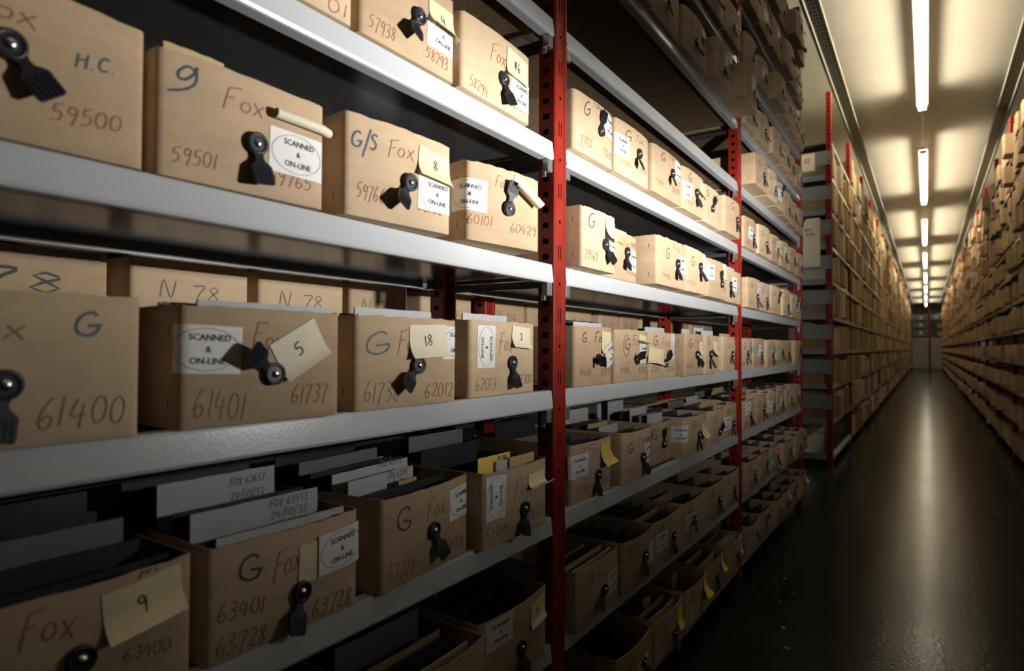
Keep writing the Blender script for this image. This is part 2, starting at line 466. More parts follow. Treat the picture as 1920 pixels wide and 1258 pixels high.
def S(*pts): return list(pts)
def arc(cx, cy, rx, ry, a0, a1, n=14):
    return [(cx + rx*math.cos(R(a0 + (a1-a0)*i/n)), cy + ry*math.sin(R(a0 + (a1-a0)*i/n))) for i in range(n+1)]
G = {  # strokes in a unit-high cell; width given first
 '0': (.62, [arc(.31,.5,.27,.48,80,440)]),
 '1': (.30, [S((.18,1),(.14,0))]),
 '2': (.60, [arc(.28,.74,.24,.25,160,-40,9) + S((.1,.06),(.3,.1),(.58,.03))]),
 '3': (.58, [S((.08,.93),(.3,1),(.48,.85),(.4,.62),(.2,.54)), S((.2,.54),(.48,.46),(.52,.22),(.3,.0),(.05,.08))]),
 '4': (.66, [S((.22,1),(.05,.42),(.62,.45)), S((.46,.8),(.40,-.05))]),
 '5': (.58, [S((.16,.95),(.12,.58),(.34,.62),(.5,.4),(.4,.1),(.05,.02)), S((.16,.95),(.56,1.02))]),
 '6': (.60, [S((.42,1.05),(.18,.7),(.06,.3),(.2,.02),(.44,.08),(.52,.3),(.36,.46),(.12,.3))]),
 '7': (.56, [S((.04,.93),(.54,.98),(.34,.5),(.22,-.15))]),
 '8': (.58, [S((.46,.88),(.26,1),(.1,.8),(.3,.55),(.5,.28),(.3,0),(.08,.2),(.26,.52),(.48,.76),(.46,.9))]),
 '9': (.58, [S((.48,.82),(.26,.98),(.08,.74),(.24,.52),(.46,.66),(.5,.9),(.46,.4),(.34,-.12))]),
 'q': (.9, [S((.72,.82),(.48,1.0),(.22,.80),(.26,.52),(.50,.46),(.74,.72),(.80,.96)), S((.80,.96),(.86,.50),(.80,.22),(.50,.04),(.0,.02))]),
 'F': (.55, [S((.16,1),(.1,.5),(.04,-.06)), S((.1,.98),(.4,1.04),(.68,1.08)), S((.12,.56),(.46,.6))]),
 'o': (.50, [arc(.25,.28,.21,.26,100,450)]),
 'x': (.52, [S((.06,.58),(.28,.26),(.5,-.08)), S((.5,.56),(.24,.26),(.04,0))]),
 'G': (.78, [S((.62,.86),(.44,1),(.18,.84),(.06,.5),(.14,.14),(.42,0),(.66,.14),(.72,.42)), S((.38,.42),(.76,.44))]),
 'H': (.72, [S((.1,1),(.06,0)), S((.6,1),(.56,0)), S((.06,.5),(.6,.52))]),
 'C': (.66, [S((.6,.84),(.4,.98),(.14,.76),(.08,.36),(.26,.04),(.6,.1))]),
 'S': (.56, [S((.5,.9),(.24,1),(.1,.78),(.3,.56),(.48,.3),(.3,.02),(.04,.1))]),
 'N': (.74, [S((.06,0),(.12,1),(.5,.02),(.62,1.02))]),
 'M': (.8, [S((.04,0),(.2,.9),(.36,.3),(.56,.95),(.7,0))]),
 'O': (.66, [arc(.32,.5,.28,.46,90,450)]),
 'X': (.6, [S((.06,1),(.54,0)), S((.54,1),(.04,0))]),
 '/': (.30, [S((.36,1.35),(-.02,-.5))]),
 '.': (.22, [S((.06,.0),(.10,.03))]),
 '#': (.7, [S((.2,1),(.14,0)), S((.45,1),(.38,0)), S((.02,.62),(.6,.72)), S((.02,.3),(.6,.4)), S((.1,.1),(.5,.9))]),
 ' ': (.4, []),
}
def smooth(p, k=4):
    if len(p) < 3 or len(p) > 9: return p
    q = []
    for i in range(len(p) - 1):
        a = Vector(p[max(i-1, 0)]); b_ = Vector(p[i]); c = Vector(p[i+1]); d_ = Vector(p[min(i+2, len(p)-1)])
        for j in range(k):
            t = j/k
            q.append(tuple(.5*((2*b_) + (c-a)*t + (2*a-5*b_+4*c-d_)*t*t + (3*b_-a-3*c+d_)*t**3)))
    q.append(p[-1])
    return q
def strokes(text):
    x = 0; out = []
    for ch in text:
        wd, ss = G.get(ch, (.5, []))
        for s_ in ss: out.append([(x + px, py) for px, py in s_])
        x += wd + .12
    return out, max(x - .12, .2)
def write(mb, fmap, text, u1, v1, u2, v2, h, m, pen, rnd):
    """handwriting ribbons; fmap(u, v) -> 3-D point just off the surface"""
    ss, W = strokes(text)
    L = math.hypot(u2-u1, v2-v1); du, dv = (u2-u1)/L, (v2-v1)/L
    kx = L/W
    for s_ in ss:
        s_ = smooth(s_)
        jx, jy = rnd.uniform(-.04,.04), rnd.uniform(-.05,.05)
        pts = []
        for (x, y) in s_:
            y2 = (y + jy)*h; x2 = (x + jx)*kx + .12*y*h
            pts.append((u1 + du*x2 - dv*y2*.0, v1 + dv*x2 + y2))
        vs, fs = [], []
        for i, p in enumerate(pts):
            a = pts[max(i-1, 0)]; c = pts[min(i+1, len(pts)-1)]
            tx, ty = c[0]-a[0], c[1]-a[1]; l = math.hypot(tx, ty) or 1
            hw = pen*.5*(.8 + .35*rnd.random())
            vs.append(fmap(p[0] - ty/l*hw, p[1] + tx/l*hw)); vs.append(fmap(p[0] + ty/l*hw, p[1] - tx/l*hw))
            if i: fs.append((2*i-2, 2*i-1, 2*i+1, 2*i))
        mb.add(vs, fs, m, True)

# printed lettering, turned once into flat triangles
def type_mesh(body, size, bold=.0):
    cu = bpy.data.curves.new('lettering', 'FONT'); cu.body = body; cu.size = size; cu.align_x = 'CENTER'; cu.align_y = 'CENTER'; cu.offset = bold; cu.resolution_u = 2
    ob = bpy.data.objects.new('lettering', cu); COL.objects.link(ob)
    dg = bpy.context.evaluated_depsgraph_get()
    me = bpy.data.meshes.new_from_object(ob.evaluated_get(dg))
    vs = [(v.co.x, v.co.y) for v in me.vertices]; fs = [tuple(p.vertices) for p in me.polygons]
    bpy.data.objects.remove(ob); bpy.data.curves.remove(cu); bpy.data.meshes.remove(me)
    return vs, fs
def stamp_lines():
    vs, fs = [], []
    for body, dy, dx in (('SCANNED', .0165, .004), ('&', .0, .002), ('ON-LINE', -.0165, .002)):
        v, f = type_mesh(body, .0125 if body != '&' else .0115, .0002)
        o = len(vs); vs += [(x + dx, y + dy) for x, y in v]; fs += [tuple(i + o for i in q) for q in f]
    el = [(.046*math.cos(2*math.pi*i/48), .030*math.sin(2*math.pi*i/48)) for i in range(48)]
    o = len(vs)
    for x, y in el: vs += [(x, y), (x*.986, y*.979)]
    fs += [(o + 2*i, o + 2*((i+1) % 48), o + 2*((i+1) % 48) + 1, o + 2*i + 1) for i in range(48)]
    return vs, fs
STAMP = stamp_lines()
SW, SH = .099, .068
def sticker(parent, F, u, v, rot, far=False, lift=0.0):
    """white printed label; (u, v) is its top left corner, rot in degrees anticlockwise, +-90 = stood on end"""
    mb = MB()
    if rot == -90: ex, ey = (0,-1), (1,0); u0, v0 = u + SH, v              # printed top faces right
    elif rot == 90: ex, ey = (0,1), (-1,0); u0, v0 = u, v - SW
    else:
        c, s_ = math.cos(R(rot)), math.sin(R(rot)); ex, ey = (c, s_), (-s_, c); u0, v0 = u, v
    def fm(off):
        def g(x, y):   # x right from the printed left edge, y up from the printed top edge (negative)
            return F.at(u0 + ex[0]*x + ey[0]*y, v0 + ex[1]*x + ey[1]*y, off)
        return g
    nx, ny = 14, 4
    g = fm(.0007 + lift)
    vs = [g(SW*i/nx, -SH*j/ny) for j in range(ny+1) for i in range(nx+1)]
    mb.add(vs, [(j*(nx+1)+i, (j+1)*(nx+1)+i, (j+1)*(nx+1)+i+1, j*(nx+1)+i+1) for j in range(ny) for i in range(nx)], M['paper'], True)
    g = fm(.0013 + lift)
    vs, fs = STAMP
    mb.add([g(SW/2 + x, -SH/2 + y) for x, y in vs], fs, M['ink'])
    o = mb.build('sticker', parent); o['label'] = 'white sticker printed SCANNED & ON-LINE'
    return o
def note(parent, F, u, v, rot, w, h, curl, text, rnd, m='note', lift=.0016, name='sticky_note', label=None):
    """paper note stuck by its top edge; curl bends its lower part away from the box"""
    mb = MB(); c, s_ = math.cos(R(rot)), math.sin(R(rot))
    flat = {0: 1.0, 1: .62, 2: .40, 3: .30, 4: .22, 5: .30, 6: .18}[int(curl)]
    rate = {0: 0, 1: .55, 2: .75, 3: 1.15, 4: .9, 5: 2.9, 6: 6.2}[int(curl)]   # total bend in radians
    def curve(t):
        """distance t down the note -> (distance down, height off)"""
        f = flat*h
        if t <= f or rate == 0: return t, 0.0
        Rr = (h - f)/rate; q = (t - f)/Rr
        if int(curl) == 6: Rr *= 1 + .12*(t - f)/h
        return f + Rr*math.sin(q), Rr*(1 - math.cos(q))
    def pos(x, t, off=0.0):
        d, o = curve(t)
        d2, o2 = curve(t + .0005)
        skew = (x/w)*.35*o if int(curl) in (1, 2, 4) else 0
        nx, nd = (d2 - d), (o2 - o); l = math.hypot(nx, nd) or 1
        d -= off*nd/l; o = o*(1 - .35*(x/w if int(curl) in (2, 3) else 0)) + off*nx/l
        return F.at(u + c*x + s_*d, v + s_*x - c*d, lift + o + skew*.5)
    nx, ny = 8, 22
    vs = [pos(w*i/nx, h*j/ny) for j in range(ny+1) for i in range(nx+1)]
    mb.add(vs, [(j*(nx+1)+i, (j+1)*(nx+1)+i, (j+1)*(nx+1)+i+1, j*(nx+1)+i+1) for j in range(ny) for i in range(nx)], M[m], True)
    if text:
        hh = h*.32; ww = hh*.62*len(text)
        x0 = w*.48 - ww/2
        write(mb, lambda a, b_: pos(a, b_ if b_ > 0 else 0, .0008), ''.join(text), x0, h*.62, x0 + ww, h*.62, -hh, M['ink'], .0022, rnd)
    o = mb.build(name, parent)
    o['label'] = label or ('yellow paper note' if m == 'note' else 'bright yellow paper note' if m == 'bright' else 'teal paper tag' if m == 'teal' else 'cream paper note')
    return o

# the rubber pull: ring, neck and ribbed paddle
def pull_mesh(tilt):
    mb = MB()
    N = 20
    # ring opening looks down: angles from -62deg going anticlockwise round to 242deg
    outline = [(.017*math.cos(R(-62 + 304*i/N)), .017*math.sin(R(-62 + 304*i/N))) for i in range(N+1)]
    left = [(-.0062,-.021),(-.0075,-.026),(-.0155,-.033),(-.0165,-.036),(-.0155,-.060),(-.0125,-.0625)]
    out2 = outline + left + [(-x, y) for x, y in left[::-1]]
    def X(z): return .002 + tilt*max(0.0, -z - .016)*(1 if tilt < 1.2 else 1)
    def P(y, z, t): return (X(z) + t, y, z)
    n = len(out2)
    if tilt >= 1.2:
        k = lambda z: (-z - .016)
        def P(y, z, t):
            if z > -.016: return (.002 + t, y, z)
            return (.002 + k(z)*.93 + t*.3, y, -.016 - k(z)*.36 - t*.9)
    vs = [P(y, z, 0) for y, z in out2] + [P(y, z, .0045) for y, z in out2]
    mb.add(vs, [(i, (i+1) % n, n + (i+1) % n, n + i) for i in range(n)], M['rubber'])
    # caps as a fan of strips: ring disc, then neck and paddle rows
    for t, fl_ in ((0, True), (.0045, False)):
        ring = [P(y, z, t) for y, z in outline]
        f = tuple(range(len(ring)))
        mb.add(ring, [f[::-1] if fl_ else f], M['rubber'])
        rows = [outline[0][::1]] and [( -outline[0][0], outline[0][1])] + left
        vs = []
        for y, z in rows: vs += [P(y, z, t), P(-y, z, t)]
        fs = [(2*i, 2*i+2, 2*i+3, 2*i+1) for i in range(len(rows)-1)]
        mb.add(vs, [q[::-1] if fl_ else q for q in fs], M['rubber'])
    # raised rim of the ring
    n = 20; vs = []
    for i in range(n):
        a = 2*math.pi*i/n
        for r_, x in ((.017, .0055), (.0165, .0080), (.0120, .0080), (.0112, .0055)):
            vs.append((x, r_*math.cos(a), r_*math.sin(a)))
    mb.add(vs, [(4*i+k, 4*((i+1) % n)+k, 4*((i+1) % n)+k+1, 4*i+k+1) for i in range(n) for k in range(3)], M['rubber'], True)
    # ribs of the paddle
    for a in range(5):
        for c in range(5):
            y = -.0118 + a*.0059; z = -.0385 - c*.0050
            q = [P(y-.0021, z-.0018, .0045), P(y+.0021, z-.0018, .0045), P(y+.0021, z+.0018, .0045), P(y-.0021, z+.0018, .0045)]
            q += [P(y-.0015, z-.0012, .0061), P(y+.0015, z-.0012, .0061), P(y+.0015, z+.0012, .0061), P(y-.0015, z+.0012, .0061)]
            mb.add(q, [(4,5,6,7),(0,1,5,4),(1,2,6,5),(2,3,7,6),(3,0,4,7)], M['rubber'])
    return mb.mesh('pull_tab')
def rivet_mesh():
    mb = MB(); n = 14; vs = []
    rows = [(.0066, .0062), (.0064, .0072), (.0052, .0092), (.0030, .0104)]
    for r_, x in rows:
        vs += [(x, r_*math.cos(2*math.pi*i/n), r_*math.sin(2*math.pi*i/n)) for i in range(n)]
    vs.append((.0108, 0, 0))
    fs = [(k*n+i, k*n+(i+1) % n, (k+1)*n+(i+1) % n, (k+1)*n+i) for k in range(3) for i in range(n)] + [(3*n+i, 3*n+(i+1) % n, 4*n) for i in range(n)]
    mb.add(vs, fs, M['steel'], True)
    return mb.mesh('rivet')
PULL = {0: pull_mesh(.14), 1: pull_mesh(.28), 2: pull_mesh(.46), 3: pull_mesh(1.3)}
RIVET = rivet_mesh()
def pull(parent, F, u, v, th, kind):
    p = F.at(u, v, .0008)
    o = link('pull_tab', PULL[kind], parent, p, (th, 0, 0)); o['label'] = 'black rubber pull tab'
    r_ = link('rivet', RIVET, o); r_['label'] = 'shiny metal rivet'
    return o

def body_mb(w, h, D, bulge, ci, rag=.0012, rnd=random, detail=True):
    F = Face(w, h, bulge); mb = MB(); card = M['card'][ci]
    hw = F.half; arcL = F.r*math.pi/2
    us = [-hw - arcL - (D - F.r)] + [-hw - arcL] + [-hw - arcL*k/3 for k in (2, 1)] + [-hw + 2*hw*i/12 for i in range(13)] + [hw + arcL*k/3 for k in (1, 2, 3)] + [hw + arcL + (D - F.r)]
    vs_ = [0, .006, h*.3, h*.6, h*.85, h]
    n = len(us)
    top = [rnd.uniform(-rag, rag) for _ in us]
    grid = []
    for j, v in enumerate(vs_):
        for i, u in enumerate(us):
            vv = v + (top[i] if j == len(vs_)-1 else 0)
            p = F.P(u, vv)
            if j == 0: p = p + Vector((-.002 if abs(u) <= hw else 0, 0, 0))
            grid.append(p)
    m = len(vs_)
    mb.add(grid, [(j*n+i, j*n+i+1, (j+1)*n+i+1, (j+1)*n+i) for j in range(m-1) for i in range(n-1)], card, True)
    # back, bottom
    a, c = grid[0], grid[n-1]; a2, c2 = grid[(m-1)*n], grid[m*n-1]
    mb.add([a, c, c2, a2], [(0,3,2,1)], card)
    mb.add([grid[i] for i in range(n)], [tuple(range(n))[::-1]], card)
    # inner wall, rim and inside bottom
    T = .0032
    inner = []
    for i, u in enumerate(us):
        q = F.P(u, h) - F.N(u, h)*T; q.z = h + top[i]
        if i in (0, n-1): q.x += T
        inner.append(q)
    tops = [grid[(m-1)*n + i] for i in range(n)]
    mb.add(tops + inner, [(i, i+1, n+i+1, n+i) for i in range(n-1)] + [(n-1, 0, n, 2*n-1)], M['rim'])
    low = [Vector((q.x, q.y, .008)) for q in inner]
    for i, u in enumerate(us):
        if abs(u) <= hw: low[i].x = F.P(u, .008).x - T
    mb.add(inner + low, [(i, i+1, n+i+1, n+i) for i in range(n-1)] + [(n-1, 0, n, 2*n-1)], card)
    mb.add(low, [tuple(range(n))], card)
    return F, mb
INKS = dict(br='br', bl='bl', bk='bk', re='re')
PEN = dict(br=.0018, bl=.0036, bk=.0030, re=.0026)
def make_box(key, lev_z, X, yl, yr, yaw, items, label, h=.172, ci=0, bulge=.009, D=.36, rag=.0012, group=None, notes='note', seed=0):
    rnd = random.Random(seed)
    w = yr - yl
    t = thing('archive_box', label, 'box', (X, (yl+yr)/2, lev_z + .0006), -yaw, group)
    F, mb = body_mb(w, h, D, bulge, ci, rag, rnd)
    for it in items:
        if it[0] == 'w':
            _, text, col, u1, v1, u2, v2, hh = it
            pen = PEN[col] * (1 if hh > .018 else .75)
            write(mb, lambda a, b_: F.at(a, min(max(b_, .002), h - .002), .0006), text, u1, v1, u2, v2, hh, M[INKS[col]], pen, rnd)
    for v in (.034, h - .036):      # two staples closing each side
        for sg in (-1, 1):
            q = [F.at(sg*(w/2 + .026 + du), v + dv, .0006) for du, dv in ((-.0008, -.007), (.0008, -.007), (.0008, .007), (-.0008, .007))]
            mb.add(q, [(0, 1, 2, 3)], M['staple'])
    mb.build('box_body', t)
    for it in items:
        if it[0] == 'c': pull(t, F, *it[1:])
        elif it[0] == 's': sticker(t, F, it[1], min(it[2], h - .004), it[3], lift=.004 if key in ('D1', 'H1') else 0.0)
        elif it[0] == 'n':
            _, u, v, rot, nw, nh, curl = it[:7]
            u = max(u, -w/2 + .004); nw = min(nw, w/2 - u + .004)
            if nw < .04: u -= .04 - nw; nw = .04
            note(t, F, u, min(v, h - .004), rot, nw, nh, curl, it[7] if len(it) > 7 else '', rnd, it[8] if len(it) > 8 else notes)
    return t

LABEL = {
 'A1': 'cardboard box cut off by the top picture edge, its handwritten number ending 01',
 'A2': 'cardboard archive box numbered 57938 to 58293 with a cream note over its sticker',
 'A3': 'cardboard archive box numbered 58294 to 58559, note marked 6, beside the red post',
 'B0': 'large blurred cardboard box numbered 59500 with blue H.C. at the left picture edge',
 'B1': 'cardboard archive box numbered 59501 to 59765 with a blue 9 and a rolled-up note',
 'B2': 'cardboard archive box marked G/S in blue and numbered 60100 on its right',
 'B3': 'cardboard archive box numbered 60101 to 60429 with its rubber pull pointing up',
 'C0': 'large blurred cardboard box numbered 61400 with a blue G at the left picture edge',
 'C1': 'cardboard archive box numbered 61401 to 61737 with a slanted cream note marked 5',
 'C2': 'cardboard archive box numbered 61738 to 62012 with a torn cream note marked 18',
 'C3': 'cardboard archive box numbered 62013 to 62300 with an upright sticker, beside the red post',
 'D0': 'dark cardboard box at the bottom left corner with a cream note marked 9',
 'D1': 'cardboard archive box numbered 63401 to 63728 with a blue G on a dim lower shelf',
 'D2': 'cardboard archive box numbered 63729 to 64018 with a blue G on a dim lower shelf',
 'D3': 'cardboard archive box numbered 64019 to 64359 with an upright sticker and yellow note inside',
 'E2': 'dark open cardboard box with a curved rim at the bottom edge of the picture',
 'E3': 'dark open cardboard box with a note at its top right, low beside the red post',
 'F1': 'cardboard archive box numbered 77101 to 77600 just right of the nearest red post',
 'F2': 'lit cardboard box second right of the red post, sixth shelf up, sticker at left',
 'F3': 'lit cardboard box third right of the red post, sixth shelf up, sticker at right',
 'F4': 'lit cardboard box fourth right of the red post, sixth shelf up, yellow note',
 'F5': 'brightly lit cardboard box with its pull pointing up, fifth right of the red post',
 'F6': 'cardboard box pushed out past the second red post, last of its row, sixth shelf up',
 'G1': 'cardboard archive box numbered 79569 overhanging its shelf just right of the nearest red post',
 'G2': 'cardboard archive box marked NO, set back between two overhanging boxes',
 'G3': 'cardboard box with its whole left side showing, third right of the red post',
 'G4': 'cardboard box with a narrow upright sticker, fourth right of the red post, fifth shelf',
 'G5': 'cardboard archive box with a yellow note standing above its rim, fifth shelf up',
 'G6': 'cardboard box ending its row against the second red post, fifth shelf up',
 'H1': 'cardboard archive box numbered 81601 with its rubber pull sticking straight out',
 'H2': 'cardboard archive box numbered 81936 with red scribbles round a black G',
 'H3': 'cardboard archive box numbered 82214 with a curled cream note across its middle',
 'H4': 'cardboard box with its left side showing, fourth right of the post, fourth shelf',
 'H5': 'narrow cardboard archive box with a flapping note, fifth right of the post, fourth shelf up',
 'H6': 'cardboard archive box with a red G against the second red post, fourth shelf up',
 'I1': 'open cardboard box with a bright yellow note hanging over a white sticker, third shelf up',
 'I2': 'open cardboard box marked G and MC, second right of the red post, third shelf up',
 'I3': 'open cardboard box set far back on its shelf with its rubber pull pointing up',
 'I4': 'open cardboard box with a sticker wrapped round its left corner, third shelf up',
 'I5': 'open cardboard box with a slanted pull, fifth along, third shelf of middle bay',
 'I6': 'open cardboard box with a low sticker against the second red post, third shelf up',
 'J1': 'dark open cardboard box with a sticker, low beside the nearest red post, second shelf up',
 'J2': 'dark open cardboard box second right of the nearest red post, second shelf up',
 'J3': 'dark open cardboard box third right of the nearest red post, second shelf up',
 'J4': 'dark open cardboard box with a sticker half under its pull, second shelf up',
 'J5': 'dark open cardboard box fifth along, second shelf up in the middle bay',
 'J6': 'dark open cardboard box under the second red post, second shelf up in the middle bay',
 'K1': 'very dark open cardboard box at the bottom edge of the picture, bottom shelf',
 'K2': 'very dark open cardboard box with a hanging yellow note, second on the bottom shelf',
 'K3': 'very dark open cardboard box third on the bottom shelf, big yellow note at right',
 'K4': 'very dark open cardboard box fourth on the bottom shelf with a small yellow tag',
 'K5': 'very dark open box of folders, last on the bottom shelf of the middle bay',
}
